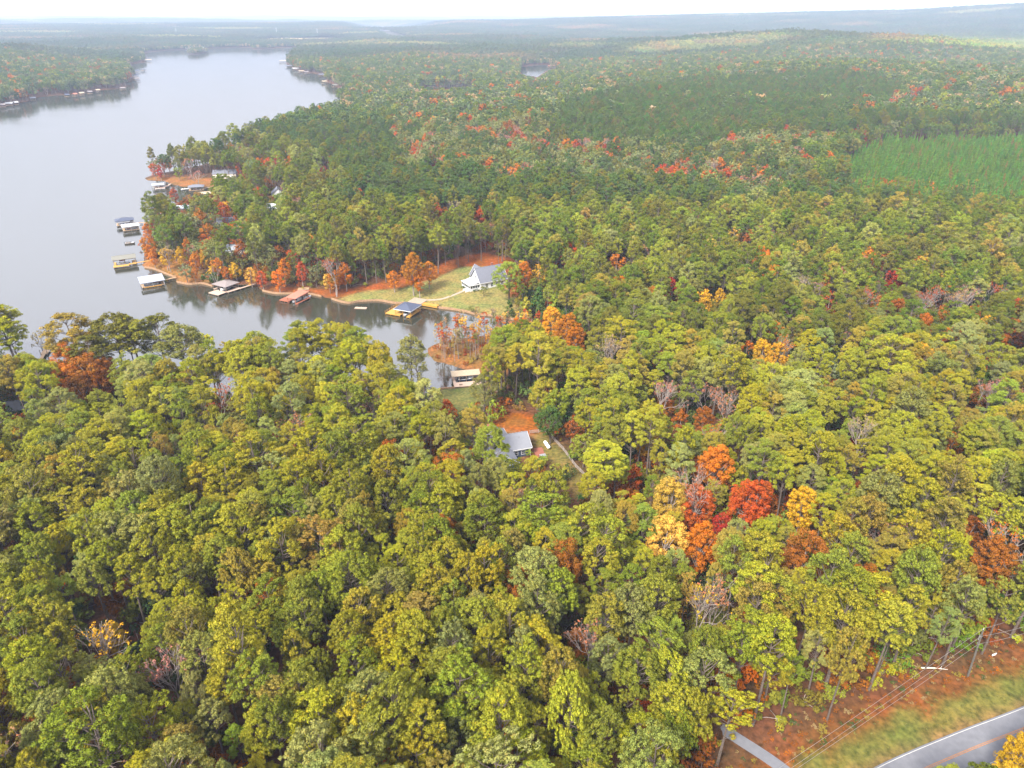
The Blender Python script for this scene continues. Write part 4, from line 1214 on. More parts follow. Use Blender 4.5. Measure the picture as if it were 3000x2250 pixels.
# undergrowth between the trunks, and the brush of the marsh
ug = fan(hexgrid(-420, 420, 40, 560, 4.6, .6))
us = shore(ug[:, 0], ug[:, 1])
ok = (us > 1.5) & (dist_line(ROAD_EDGE, ug[:, 0], ug[:, 1]) > 13.0) & (dist_line(ROAD_MID, ug[:, 0], ug[:, 1]) > 6) & (dist_line(dv, ug[:, 0], ug[:, 1]) > 3)
for key in ZG:
    if key != 'marsh':
        ok &= signed(ZG[key], ug[:, 0], ug[:, 1]) > 1
for fx, fy, fr in FOOT:
    ok &= np.hypot(ug[:, 0] - fx, ug[:, 1] - fy) > fr - 2
ed_ = dist_line(ROAD_EDGE, ug[:, 0], ug[:, 1])
ok &= (RNG.random(len(ug)) < .66) | inside(mg, ug[:, 0], ug[:, 1]) | ((ed_ < 19) & (ed_ > 14))
ok &= np.hypot(ug[:, 0] - hit(2836, 1981)[0], ug[:, 1] - hit(2836, 1981)[1]) > 6
ug = ug[ok]; n = len(ug)
um_ = inside(mg, ug[:, 0], ug[:, 1])
f_ = .7 + 1.7 * RNG.random(n) ** 2; f_[um_] = .45 + .35 * RNG.random(um_.sum())
cols = np.array([TINT[q] for q in RNG.choice(['rust', 'fresh green', 'olive', 'dark green', 'olive brown', 'red', 'orange', 'rust'], n, p=[.13, .27, .20, .17, .12, .02, .04, .05])]) * .85
cols[um_] = np.array([TINT[q] for q in RNG.choice(['rust', 'orange', 'olive brown', 'tan', 'red'], um_.sum(), p=[.34, .08, .2, .33, .05])])
edge_d = dist_line(ROAD_EDGE, ug[:, 0], ug[:, 1])
fringe = (edge_d < 19) & ~um_
f_[fringe] = np.where(edge_d[fringe] > 15.2, .9 + 1.1 * RNG.random(fringe.sum()), .5 + .4 * RNG.random(fringe.sum()))
cols[fringe] = np.array([TINT[q] for q in RNG.choice(['forest green', 'yellow green', 'fresh green', 'moss green', 'rust'], fringe.sum(), p=[.3, .22, .2, .18, .1])])
scatter('undergrowth', 'rust and green undergrowth on the forest floor', np.stack([ug[:, 0], ug[:, 1], height(ug[:, 0], ug[:, 1]) - .1], 1), np.stack([f_, f_, f_ * (.9 + .5 * RNG.random(n))], 1),
        np.stack([0 * f_, 0 * f_, RNG.random(n) * 6.28], 1), np.clip(cols * (1 + RNG.normal(size=(n, 3)) * .12), .004, .8), np.zeros(n), {0: [proto('shrub_form', shrub(k_)) for k_ in range(3)]})
# low growth on the road verge
vg = hexgrid(20, 200, 60, 175, 1.5, .8)
vd = dist_line(ROAD_EDGE, vg[:, 0], vg[:, 1]); vm_ = dist_line(ROAD_MID, vg[:, 0], vg[:, 1])
vg = vg[(vd < 15) & (vm_ > 5.0) & (RNG.random(len(vg)) < np.where(vd > 6.5, .75, .45)) & (dist_line(dv, vg[:, 0], vg[:, 1]) > 2.2)]
vd = dist_line(ROAD_EDGE, vg[:, 0], vg[:, 1]); n = len(vg)
f_ = np.where(vd > 7.5, .10 + .17 * RNG.random(n) ** 3, .06 + .05 * RNG.random(n))
cols = np.where((vd > 7.5)[:, None], np.array([TINT[q] for q in RNG.choice(['rust', 'tan', 'dark green', 'olive brown', 'orange'], n, p=[.42, .2, .12, .16, .1])]), np.array([.16, .16, .045])[None] * (1 + RNG.normal(size=(n, 1)) * .2))
scatter('verge_weeds', 'low rusty weeds and grass tufts on the road verge', np.stack([vg[:, 0], vg[:, 1], height(vg[:, 0], vg[:, 1])], 1), np.stack([f_ * 1.3, f_ * 1.3, f_], 1),
        np.stack([0 * f_, 0 * f_, RNG.random(n) * 6.28], 1), np.clip(cols, .004, .8), np.zeros(n), {0: [proto('weed_form', shrub(k_ + 5)) for k_ in range(2)]})

# ------------------------------------------------------------------ buildings, docks, boats
def roof_parts(parent, x0, x1, y0, y1, ze, rise, kind, mat, th=.14, over=.45, fascia=None):
    """roof panels over a rectangle; kind: gable_x / gable_y (way the ridge runs), hip, flat, shed"""
    x0 -= over; x1 += over; y0 -= over; y1 += over
    xm, ym = (x0 + x1) / 2, (y0 + y1) / 2
    zt = ze + rise
    if kind == 'gable_x':
        panels = [[(x0, y0, ze), (x1, y0, ze), (x1, ym, zt), (x0, ym, zt)], [(x1, y1, ze), (x0, y1, ze), (x0, ym, zt), (x1, ym, zt)]]; ridge = [(x0, ym, zt), (x1, ym, zt)]
    elif kind == 'gable_y':
        panels = [[(x0, y1, ze), (x0, y0, ze), (xm, y0, zt), (xm, y1, zt)], [(x1, y0, ze), (x1, y1, ze), (xm, y1, zt), (xm, y0, zt)]]; ridge = [(xm, y0, zt), (xm, y1, zt)]
    elif kind == 'hip':
        if x1 - x0 >= y1 - y0:
            k = (y1 - y0) / 2 * .9; a, b = (x0 + k, ym, zt), (x1 - k, ym, zt)
            panels = [[(x0, y0, ze), (x1, y0, ze), b, a], [(x1, y1, ze), (x0, y1, ze), a, b], [(x0, y1, ze), (x0, y0, ze), a], [(x1, y0, ze), (x1, y1, ze), b]]
        else:
            k = (x1 - x0) / 2 * .9; a, b = (xm, y0 + k, zt), (xm, y1 - k, zt)
            panels = [[(x0, y1, ze), (x0, y0, ze), a, b], [(x1, y0, ze), (x1, y1, ze), b, a], [(x0, y0, ze), (x1, y0, ze), a], [(x1, y1, ze), (x0, y1, ze), b]]
        ridge = [a, b]
    elif kind == 'shed':
        panels = [[(x0, y0, ze), (x1, y0, ze), (x1, y1, zt), (x0, y1, zt)]]; ridge = None
    else:
        panels = [[(x0, y0, ze), (x1, y0, ze), (x1, y1, ze), (x0, y1, ze)]]; ridge = None
    for q in panels:
        MB().slab(q, th).build('roof', mat, parent)
    if ridge and (Vector(ridge[0]) - Vector(ridge[1])).length > .3:
        MB().tube([Vector(ridge[0]) + Vector((0, 0, .02)), Vector(ridge[1]) + Vector((0, 0, .02))], .09, 6).build('ridge_cap', mat, parent)
    if fascia is not None:
        d = th + .03
        f = MB()
        f.box(x0 - .04, x1 + .04, y0 - .05, y0 - .005, ze - d - .14, ze - .02); f.box(x0 - .04, x1 + .04, y1 + .005, y1 + .05, ze - d - .14, ze - .02)
        if kind in ('hip', 'flat'):
            f.box(x0 - .05, x0 - .005, y0, y1, ze - d - .14, ze - .02); f.box(x1 + .005, x1 + .05, y0, y1, ze - d - .14, ze - .02)
        f.build('fascia', fascia, parent)
        if kind.startswith('gable'):
            rk = MB()
            if kind == 'gable_x':
                for xx in (x0 - .06, x1 + .06):
                    rk.tube([(xx, y0, ze - .1), (xx, ym, zt - .1)], .09, 4); rk.tube([(xx, ym, zt - .1), (xx, y1, ze - .1)], .09, 4)
            else:
                for yy in (y0 - .06, y1 + .06):
                    rk.tube([(x0, yy, ze - .1), (xm, yy, zt - .1)], .09, 4); rk.tube([(xm, yy, zt - .1), (x1, yy, ze - .1)], .09, 4)
            rk.build('rake_board', fascia, parent)

def walls(parent, x0, x1, y0, y1, zb, h, rise, kind, mat, trim=None, over=.45):
    b = MB(); b.box(x0, x1, y0, y1, zb, zb + h)
    span = (y1 - y0) if kind == 'gable_x' else (x1 - x0)
    g = rise * span / (span + 2 * over) if kind.startswith('gable') else 0
    lift = rise * over / (span / 2 + over) if kind.startswith('gable') else 0
    t = zb + h
    if kind == 'gable_x':
        ym = (y0 + y1) / 2
        b.hexa([(x0, y0, t), (x1, y0, t), (x1, y1, t), (x0, y1, t), (x0, ym - .02, t + g - .05), (x1, ym - .02, t + g - .05), (x1, ym + .02, t + g - .05), (x0, ym + .02, t + g - .05)])
    elif kind == 'gable_y':
        xm = (x0 + x1) / 2
        b.hexa([(x0, y0, t), (x1, y0, t), (x1, y1, t), (x0, y1, t), (xm - .02, y0, t + g - .05), (xm + .02, y0, t + g - .05), (xm + .02, y1, t + g - .05), (xm - .02, y1, t + g - .05)])
    o = b.build('wall', mat, parent)
    if trim is not None:
        for (cx, cy_) in ((x0, y0), (x1, y0), (x1, y1), (x0, y1)):
            MB().box(cx - .1, cx + .1, cy_ - .1, cy_ + .1, zb, t - .03).build('corner_board', trim, parent)
    return t - lift * 0

def window(parent, face, a, w, z, h, at, frame=None, glass=None, n=1):
    """face: 'y-' (towards -y at y=at) or 'x-' / 'x+'; a: middle along the wall"""
    fr = MB(); pn = MB()
    s = -1 if face[1] == '-' else 1
    def bx(m, a0, a1, z0, z1, d0, d1):
        if face[0] == 'y': m.box(a0, a1, min(at + s * d0, at + s * d1), max(at + s * d0, at + s * d1), z0, z1)
        else: m.box(min(at + s * d0, at + s * d1), max(at + s * d0, at + s * d1), a0, a1, z0, z1)
    t = .1
    bx(fr, a - w / 2 - t, a + w / 2 + t, z + h, z + h + t, .0, .07); bx(fr, a - w / 2 - t, a + w / 2 + t, z - t, z, .0, .09)
    bx(fr, a - w / 2 - t, a - w / 2, z, z + h, .0, .07); bx(fr, a + w / 2, a + w / 2 + t, z, z + h, .0, .07)
    for k in range(1, n):
        xx = a - w / 2 + w * k / n
        bx(fr, xx - .03, xx + .03, z, z + h, .0, .06)
    bx(fr, a - w / 2, a + w / 2, z + h / 2 - .025, z + h / 2 + .025, .0, .055)
    o = MB(); wn_ = fr.build('window', frame or M['white'], parent)
    bx(pn, a - w / 2, a + w / 2, z, z + h, -.02, .03)
    pn.build('pane', glass or M['glass'], wn_)

def door(parent, face, a, z, at, mat, w=1.0, h=2.1):
    m = MB(); s = -1 if face[1] == '-' else 1
    if face[0] == 'y': m.box(a - w / 2, a + w / 2, min(at, at + s * .06), max(at, at + s * .06), z, z + h)
    else: m.box(min(at, at + s * .06), max(at, at + s * .06), a - w / 2, a + w / 2, z, z + h)
    d = m.build('door', mat, parent)
    k = MB()
    if face[0] == 'y': k.box(a + w * .32, a + w * .4, at + s * .06, at + s * .12, z + 1.0, z + 1.08) if s > 0 else k.box(a + w * .32, a + w * .4, at - .12, at - .06, z + 1.0, z + 1.08)
    else: k.box(min(at + s * .06, at + s * .12), max(at + s * .06, at + s * .12), a + w * .32, a + w * .4, z + 1.0, z + 1.08)
    k.build('handle', M['galv'], d)

def boat(loc, rz, L, label, hull=None, cover=None, group=None, canopy=False):
    hull = hull or M['hull']
    t = thing('motor_boat', loc, rz, label, 'boat', group)
    W = L * .19
    st = [(-.5, .9, .0), (-.3, 1.0, -.0), (0, 1.0, -.0), (.25, .86, .02), (.4, .55, .06), (.5, .06, .14)]
    b = MB(); n = len(st)
    for (s, w, r) in st:
        xx = s * L
        for (yy, zz) in ((-w * W, .75 + r * 2), (-w * W * .78, .1 + r), (0, -.25 + r * 2), (w * W * .78, .1 + r), (w * W, .75 + r * 2)):
            b.v.append((xx, yy, zz))
    for i in range(n - 1):
        for k in range(4):
            b.f.append((i * 5 + k, (i + 1) * 5 + k, (i + 1) * 5 + k + 1, i * 5 + k + 1)); b.m.append(0)
    b.f.append((0, 1, 2, 3, 4)); b.m.append(0)
    b.build('hull', hull, t)
    d = MB()
    top = [(s * L, w * W * .98, .72 + r * 2) for s, w, r in st]
    d.v = [(x_, -y_, z_) for x_, y_, z_ in top] + top
    for i in range(n - 1):
        d.f.append((i, i + 1, n + i + 1, n + i)); d.m.append(0)
    d.build('deck', M['white'], t)
    c = MB(); c.box(-.42 * L, .12 * L, -W * .72, W * .72, .66, .735); c.build('cockpit', M['seat_tan'] if cover is None else cover, t)
    for sx in (-.33, -.08):
        s_ = MB(); s_.box(sx * L, sx * L + .5, -W * .6, W * .6, .735, 1.05); s_.box(sx * L - .12, sx * L, -W * .6, W * .6, .735, 1.4); s_.build('seat', M['white'] if cover is None else cover, t)
    w = MB(); w.hexa([(.13 * L, -W * .7, .74), (.16 * L, -W * .7, .76), (.16 * L, W * .7, .76), (.13 * L, W * .7, .74), (.08 * L, -W * .6, 1.3), (.10 * L, -W * .6, 1.3), (.10 * L, W * .6, 1.3), (.08 * L, W * .6, 1.3)])
    w.build('windscreen', M['glass'], t)
    e = MB(); e.box(-.56 * L, -.50 * L, -.25, .25, .3, 1.25); e.box(-.55 * L, -.52 * L, -.08, .08, -.4, .3); e.build('outboard_motor', M['black'], t)
    if canopy:
        k = MB(); k.slab([(-.3 * L, -W * .8, 2.1), (.08 * L, -W * .8, 2.15), (.08 * L, W * .8, 2.15), (-.3 * L, W * .8, 2.1)], .08); k.build('canopy', canopy, t)
        for sx in (-.28, .06):
            for sy in (-1, 1):
                MB().tube([(sx * L, sy * W * .75, .7), (sx * L, sy * W * .75, 2.06)], .025, 4).build('canopy_pole', M['galv'], t)
    return t

def frame_of(fl, fr, z=.8):
    a, b = np.array(at_z(*fl, z)), np.array(at_z(*fr, z))
    d = b - a
    return a, math.atan2(d[1], d[0]), float(np.linalg.norm(d))

def local(a, rz, x_, y_):
    return (float(a[0] + math.cos(rz) * x_ - math.sin(rz) * y_), float(a[1] + math.sin(rz) * x_ + math.cos(rz) * y_))

def boathouse(fl, fr, depth, label, roof=('hip', 1.6), roof_rect=None, decks=None, mats=('roof_dark', 'deck', 'timber'), eave=3.4, walk=None, rail=False, group='boathouses on the lake', cat='boathouse', fascia=None, walled=None, detail=True):
    """deck corners as pixels on the water; local x along the front, y away from the camera"""
    a, rz, W = frame_of(fl, fr)
    t = thing('boathouse', (a[0], a[1], 0), rz, label, cat, group)
    rm, dm_, pm = (M[k_] for k_ in mats)
    rr = roof_rect or (0, W, 0, depth)
    rr = tuple(v_ if v_ is not None else W for v_ in rr)
    decks = decks or [(0, W, 0, 1.3), (0, W, depth - 1.4, depth), (0, 1.4, 1.3, depth - 1.4), (W - 1.4, W, 1.3, depth - 1.4)]
    for (dx0, dx1, dy0, dy1) in decks:
        dx0, dx1 = (W if q is None else q for q in (dx0, dx1))
        bd = MB(); bd.box(dx0, dx1, dy0, dy1, .66, .8)
        dk = bd.build('deck', dm_, t)
        if detail:
            MB().box(dx0 + .05, dx1 - .05, dy0 + .02, dy0 + .14, .40, .66).build('joist', pm, dk)
            nx_ = max(2, int((dx1 - dx0) / 2.6) + 1)
            for i in range(nx_):
                for yy in (dy0 + .2, dy1 - .2):
                    xx = dx0 + .2 + (dx1 - dx0 - .4) * i / (nx_ - 1)
                    MB().tube([(xx, yy, -2.2), (xx, yy, .655)], .14, 6).build('pile', pm, dk)
    if roof:
        xs_ = [rr[0] + .2, (rr[0] + rr[1]) / 2, rr[1] - .2] if rr[1] - rr[0] > 7 else [rr[0] + .2, rr[1] - .2]
        for xx in xs_:
            for yy in (rr[2] + .2, rr[3] - .2):
                MB().box(xx - .11, xx + .11, yy - .11, yy + .11, -.6, eave - .17).build('post', pm if not walled else M[walled], t)
        for yy in (rr[2] + .2, rr[3] - .2):
            MB().box(rr[0], rr[1], yy - .09, yy + .09, eave - .46, eave - .17).build('beam', pm, t)
        roof_parts(t, *rr, eave, roof[1], roof[0], rm, fascia=M[fascia] if fascia else None)
    if walled:
        MB().box(rr[1] - 2.2, rr[1] - .3, rr[3] - 3.2, rr[3] - .4, .8, eave - .2).build('storage_room', M[walled], t)
    if rail:
        for (rx0, rx1, ry0, ry1) in rail:
            n_ = max(2, int(max(abs(rx1 - rx0), abs(ry1 - ry0)) / 1.8) + 1)
            for i in range(n_):
                q = i / (n_ - 1); xx = rx0 + (rx1 - rx0) * q; yy = ry0 + (ry1 - ry0) * q
                MB().box(xx - .06, xx + .06, yy - .06, yy + .06, .8, 1.85).build('rail_post', pm, t)
            for zz in (1.25, 1.78):
                MB().tube([(rx0, ry0, zz), (rx1, ry1, zz)], .055, 4).build('rail', pm, t)
    if walk:
        for (lx, ly), end, zz in walk:
            p0 = np.array([lx, ly]); ex_, ey_ = at_z(*end, 1.0) if len(end) == 2 else end[:2]
            dx, dy = ex_ - a[0], ey_ - a[1]
            p1 = np.array([math.cos(rz) * dx + math.sin(rz) * dy, -math.sin(rz) * dx + math.cos(rz) * dy])
            dr = (p1 - p0) / np.linalg.norm(p1 - p0); nr = np.array([-dr[1], dr[0]]) * .65
            q = [p0 - nr, p1 - nr, p1 + nr, p0 + nr]
            zs = (.82, zz, zz, .82)
            MB().hexa([(q[i][0], q[i][1], zs[i] - .13) for i in range(4)] + [(q[i][0], q[i][1], zs[i]) for i in range(4)]).build('walkway', dm_, t)
            m_ = int(np.linalg.norm(p1 - p0) / 3)
            for i in range(1, m_):
                c_ = p0 + (p1 - p0) * i / m_
                for sgn in (-.8, .8):
                    MB().tube([(c_[0] + nr[0] * sgn, c_[1] + nr[1] * sgn, -2), (c_[0] + nr[0] * sgn, c_[1] + nr[1] * sgn, .68)], .11, 5).build('walkway_pile', pm, t)
    return t, a, rz, W

DG = 'boathouses along the dock peninsula'
# the new boathouse below the white lake house
t, a, rz, W = boathouse((1128.4, 917), (1201, 929.5), 10.0, 'yellow timber boathouse with dark blue hip roof below white lake house', ('hip', 2.0), (4.9, None, .8, 10.0),
    [(0, 8.0, 0, 10.0), (11.4, None, 0, 10.0), (8.0, 11.4, 8.6, 10.0)], ('roof_dark', 'deck_yellow', 'yellow_timber'), 3.5, None, [(0, 0, 0, 9.8), (0, 4.5, 9.9, 9.9), (13.1, 13.1, .2, 9.8)], group=None, fascia='white')
boat((*local(a, rz, 9.7, 4.0), .25), rz - math.pi / 2, 7.0, 'white motor boat lifted inside yellow timber boathouse')
MB().box(8.2, 11.2, 2.2, 2.4, 2.9, 3.1).build('lift_beam', M['galv'], t)
bw = P([(1227, 890), (1285, 900)])
bwt = MB()
p0, p1 = np.array(at_z(1225, 886, 1.0)), np.array(at_z(1285, 896.5, 1.0))
dr = (p1 - p0) / np.linalg.norm(p1 - p0); nr = np.array([-dr[1], dr[0]])
bt = thing('boardwalk', (p0[0], p0[1], 1.0), math.atan2(dr[1], dr[0]), 'new yellow plank boardwalk along seawall below white lake house', 'boardwalk')
Lw = float(np.linalg.norm(p1 - p0))
for i in range(int(Lw / .62)):
    MB().box(i * .62, i * .62 + .58, -1.3, 1.3, -.02, .06).build('plank', M['yellow_timber'], bt)
MB().box(0, Lw, -1.32, -1.2, -.7, -.03).build('skirt_board', M['yellow_timber'], bt)
pt = thing('landing_deck', (*at_z(1196, 884, 1.1), 1.25), rz, 'pale concrete landing between boathouse and path', 'landing')
MB().box(0, 7.5, -.5, 5.5, -.5, .05).build('slab', M['concrete'], pt); MB().box(-.1, 7.6, 5.5, 5.8, -.6, .2).build('kerb', M['concrete'], pt)

t, a, rz, W = boathouse((842, 884), (866, 888.5), 9.6, 'red roofed boathouse with red deck beside straw covered bank', ('shed', .5), (0, None, 0, 9.6), [(-5.5, .6, .5, 4.6), (0, .8, 4.6, 9.6), (None, 6.4, 0, 9.6)], ('roof_red', 'deck_red', 'red_timber'), 3.2, [((1.2, 9.6), (904, 852), 1.2)], group=DG)
boat((*local(a, rz, W / 2, 3.9), .2), rz - math.pi / 2 + .03, 6.6, 'white pontoon shaped boat under red roofed boathouse', canopy=M['white'])
boat((*at_z(900, 873.5, .1), .05), 1.0, 5.2, 'small white motor boat tied behind red roofed boathouse')
ld = thing('shore_platform', (*hit(872, 852), 1.2), .12, 'pale timber platform on straw bank above red roofed boathouse', 'platform')
MB().box(0, 5.6, 0, 3.4, -.6, .12).build('deck', M['deck'], ld); MB().box(-.05, 5.65, -.12, 0, -.7, .16).build('edge_board', M['timber'], ld)
for q in ((.2, .2), (5.4, .2), (5.4, 3.2), (.2, 3.2)):
    MB().tube([(q[0], q[1], -1.2), (q[0], q[1], .1)], .1, 6).build('post', M['timber'], ld)

t, a, rz, W = boathouse((620, 850), (660, 860), 10.0, 'brown grey roofed boathouse with pale sun deck on the peninsula', ('hip', 1.3), (-1.5, 8.2, 2.2, 10.5), [(1.5, 9.0, -3.4, 2.0), (8.0, 9.8, 2.0, 10), (-1.2, 0.2, 2, 10), (0.2, 8.0, 9, 10)], ('roof_brown', 'deck_pink', 'timber'), 3.2, [((9.4, 2.6), (749, 831), 1.1)], group=DG)
boat((*local(a, rz, 4.0, 5.2), .2), rz + math.pi / 2, 6.8, 'white motor boat under brown grey boathouse roof')
t, a, rz, W = boathouse((416, 843), (483, 832), 8.6, 'pale metal roofed boathouse with yellow front beam off the peninsula', ('shed', .9), None, None, ('roof_metal', 'deck', 'timber'), 3.1, [((W, 6.5), (516, 812), 1.1)], group=DG, walled='white')
MB().box(.8, W - 1.5, -.15, 0, .35, .8).build('front_beam', M['yellow_timber'], t)
boat((*local(a, rz, 5.2, 3.6), .2), rz + .05, 6.4, 'white motor boat under pale metal boathouse roof')
t, a, rz, W = boathouse((334, 781), (400, 772.5), 8.0, 'olive roofed boathouse with wide yellow deck at the peninsula tip', ('gable_x', 1.5), (0, None, 2.6, 8.6), [(-.3, 7.6, -1.6, 1.6), (7.6, None, .6, 2.6), (0, 1.2, 1.6, 8.4), (None, 9.4, 2.6, 8.4)], ('roof_olive', 'deck_yellow', 'timber'), 3.6, [((W, 2.2), (465, 760), 1.2)], group=DG)
boat((*local(a, rz, 5.0, 4.6), .3), rz + .02, 6.4, 'white boat with red canopy under olive boathouse roof', canopy=M['seat_red'])
t, a, rz, W = boathouse((361, 677), (409, 671), 7.5, 'white flat roofed boathouse beside the dark blue roofed one', ('gable_x', .7), None, None, ('roof_white', 'deck', 'timber'), 3.3, [((W, 5.5), (440, 668), 1.1)], group=DG, walled='cream')
boat((*local(a, rz, 5.0, 3.4), .3), rz, 6.2, 'white boat with orange tarpaulin under white boathouse roof', cover=M['seat_red'])
t, a, rz, W = boathouse((342, 662), (394, 656), 7.5, 'dark blue roofed boathouse farthest out on the lake', ('hip', 1.3), None, None, ('roof_dark', 'deck', 'timber'), 3.6, [((W, 4.5), (440, 652), 1.1)], group=DG, walled='white')
boat((*local(a, rz, 4.6, 3.2), .3), rz, 6.2, 'white boat with blue cover under dark blue boathouse roof', cover=M['hull_navy'])
t, a, rz, W = boathouse((448, 552), (482, 549), 7.5, 'grey roofed white boathouse at the end of the wooded spit', ('gable_x', 1.0), None, [(1.5, 9.0, -2.6, 1.2), (0, W, 6.2, 7.5)], ('roof_metal', 'deck_pink', 'white'), 3.0, [((9.0, .5), (500, 538), 1.0)], group=DG, walled='white')
t, a, rz, W = boathouse((553, 559), (598, 556), 7.5, 'black roofed boathouse in the small bay of the spit', ('hip', 1.4), None, None, ('roof_slate', 'deck', 'timber'), 3.3, [((W, 5), (616, 549), 1.1)], group=DG)
boat((*at_z(545, 555.5, .1), .05), rz + .2, 7.5, 'white cruiser moored beside black roofed boathouse')
boat((*local(a, rz, 6.0, 3.6), .2), rz, 6.0, 'red covered boat under black boathouse roof', cover=M['seat_red'])
boathouse((583, 578), (622, 575), 6.0, 'tan roofed boathouse on the village side of the small bay', ('gable_x', 1.2), None, None, ('roof_tan', 'deck_pink', 'timber'), 3.0, [((W * .8, 5.9), (640, 571), 1.1)], group=DG)
boat((*at_z(381, 714, .1), .05), .3, 5.5, 'small wooden boat moored off the peninsula tip', hull=M['timber'], cover=M['timber'])
# the float
fx, fy = at_z(1057, 903, 0)
fl_ = thing('swim_float', (fx, fy, 0), -.1, 'pale pink swim float lying on the cove', 'swim float')
MB().box(-2.9, 2.9, -1.0, 1.0, .05, .22).build('mat', M['deck_pink'], fl_)
for q in (-2.0, 0, 2.0):
    MB().tube([(q, -1.05, .22), (q, 1.05, .22)], .16, 8).build('tube', M['deck_pink'], fl_)
# near dock
a, rz, W = frame_of((1331, 1134), (1412, 1127), .9)
nd = thing('boat_dock', (a[0], a[1], 0), rz, 'tan flat roofed boat dock at the end of the near lawn', 'boat dock')
MB().box(0, W, 0, 3.6, .72, .9).build('deck', M['deck_pink'], nd)
MB().box(0, 1.0, 3.6, 9.4, .72, .9).build('finger_deck', M['deck_pink'], nd); MB().box(0, W, 8.4, 9.4, .715, .895).build('finger_deck', M['deck_pink'], nd)
MB().slab([(-.3, 5.2, 2.7), (W + .3, 5.2, 2.7), (W + .3, 9.6, 2.95), (-.3, 9.6, 2.95)], .16).build('roof', M['roof_tan'], nd)
for i in range(5):
    xx = .15 + (W - .3) * i / 4
    for yy in (.3, 3.4):
        MB().tube([(xx, yy, -2), (xx, yy, .715)], .13, 6).build('pile', M['timber'], nd)
    for yy in (5.4, 9.2):
        MB().box(xx - .09, xx + .09, yy - .09, yy + .09, -2, 2.6 if yy < 8 else 2.8).build('post', M['timber'], nd)
MB().box(2.0, 3.2, 1.0, 1.5, .9, 1.35).build('bench', M['timber'], nd)
boat((*local(a, rz, W * .5, 6.8), .05), rz, 6.0, 'dark hulled boat under tan roof of the near dock', hull=M['hull_navy'], cover=M['black'])
# dock on the left shore
t, a, rz, W = boathouse((118, 1038), (136, 1036), 5.5, 'small open dock with tall posts by the near left lawn', None, None, [(0, 2.6, 0, 5.5)], ('roof_tan', 'deck', 'timber'), 3, [((1.3, 0), (112, 1066), 1.1)], group=None, cat='dock')
for q in ((.1, .2), (2.5, .2), (.1, 5.3), (2.5, 5.3)):
    MB().tube([(q[0], q[1], .8), (q[0], q[1], 2.6)], .12, 6).build('tall_post', M['white'] if q[1] > 3 else M['timber'], t)

# seawalls
def seawall(px, label, top=.95, w=.28):
    pts = smooth_path([at_z(u_, v_, .4) for u_, v_ in px], 4)
    t = thing('seawall', (pts[0][0], pts[0][1], 0), 0, label, 'seawall', 'seawalls round the cove')
    for p, q in zip(pts[:-1], pts[1:]):
        d = np.array(q) - np.array(p); L_ = np.linalg.norm(d)
        if L_ < .05: continue
        n_ = np.array([-d[1], d[0]]) / L_ * w / 2; o_ = np.array(pts[0])
        c = [np.array(p) - n_ - o_, np.array(q) - n_ - o_, np.array(q) + n_ - o_, np.array(p) + n_ - o_]
        MB().hexa([(k_[0], k_[1], -1.2) for k_ in c] + [(k_[0], k_[1], top) for k_ in c]).build('wall_panel', M['seawall'], t)
seawall([(1506, 936), (1443, 925), (1396, 921), (1354, 910), (1285, 901)], 'brown board seawall below the lake house lawn')
seawall([(1190, 887), (1152, 887), (1111, 880), (1057, 882), (1025, 887), (1000, 884), (971, 875)], 'brown board seawall curving along the straw bank')
seawall([(942, 868), (901, 860), (854, 860), (806, 859), (768, 851)], 'brown board seawall behind the red roofed boathouse')
seawall([(623, 838), (591, 830), (553, 832), (518, 826)], 'brown board seawall left of the brown grey boathouse')
seawall([(515, 811), (502, 808), (452, 788), (423, 783)], 'brown board seawall round the peninsula tip')
seawall([(1285, 1141), (1332, 1137)], 'short straight seawall at the near lawn', 1.0)

# ---- the grey roofed house in the near wood
hx, hy = 5.7, 187.0
hz = hgt(hx - 6, hy + 3) - .05
hs = thing('grey_roofed_house', (hx, hy, hz), math.radians(18), 'navy sided house with grey shingle gables and white trim in the wood', 'house')
walls(hs, -16, 0, 0, 9, -.6, 3.9, 3.0, 'gable_x', M['navy'], M['white'])
roof_parts(hs, -16, 0, 0, 9, 3.3, 3.0, 'gable_x', M['roof_grey'], fascia=M['white'])
walls(hs, -12.7, -6.3, -7, 0, -.6, 3.9, 2.6, 'gable_y', M['teal'], M['white'])
roof_parts(hs, -12.7, -6.3, -7, 4.2, 3.3, 2.6, 'gable_y', M['roof_grey'], fascia=M['white'])
walls(hs, -11.5, -5.0, 9, 13, -.6, 3.9, 2.4, 'gable_y', M['navy'], M['white'])
roof_parts(hs, -11.5, -5.0, 4.5, 13, 3.3, 2.5, 'hip', M['roof_grey'], fascia=M['white'])
window(hs, 'y-', -9.5, 1.8, 1.0, 1.5, -7, n=2); window(hs, 'y-', -9.5, .9, 3.6, .9, -7)
window(hs, 'y-', -2.2, 1.4, 1.1, 1.3, 0); window(hs, 'y-', -4.6, 1.0, 1.1, 1.3, 0); window(hs, 'x+', 4.5, 1.4, 1.1, 1.4, 0, n=2); window(hs, 'x+', 7.2, .9, 1.1, 1.2, 0)
door(hs, 'x+', 2.0, .1, 0, M['white']); door(hs, 'y-', -14.2, .1, 0, M['white'])
MB().tube([(-3.0, 3.0, 4.6), (-3.0, 3.0, 5.9)], .06, 6).build('vent_pipe', M['galv'], hs)
MB().box(-10.6, -9.4, 11.0, 11.8, 4.0, 6.6).build('chimney', M['brick'], hs)
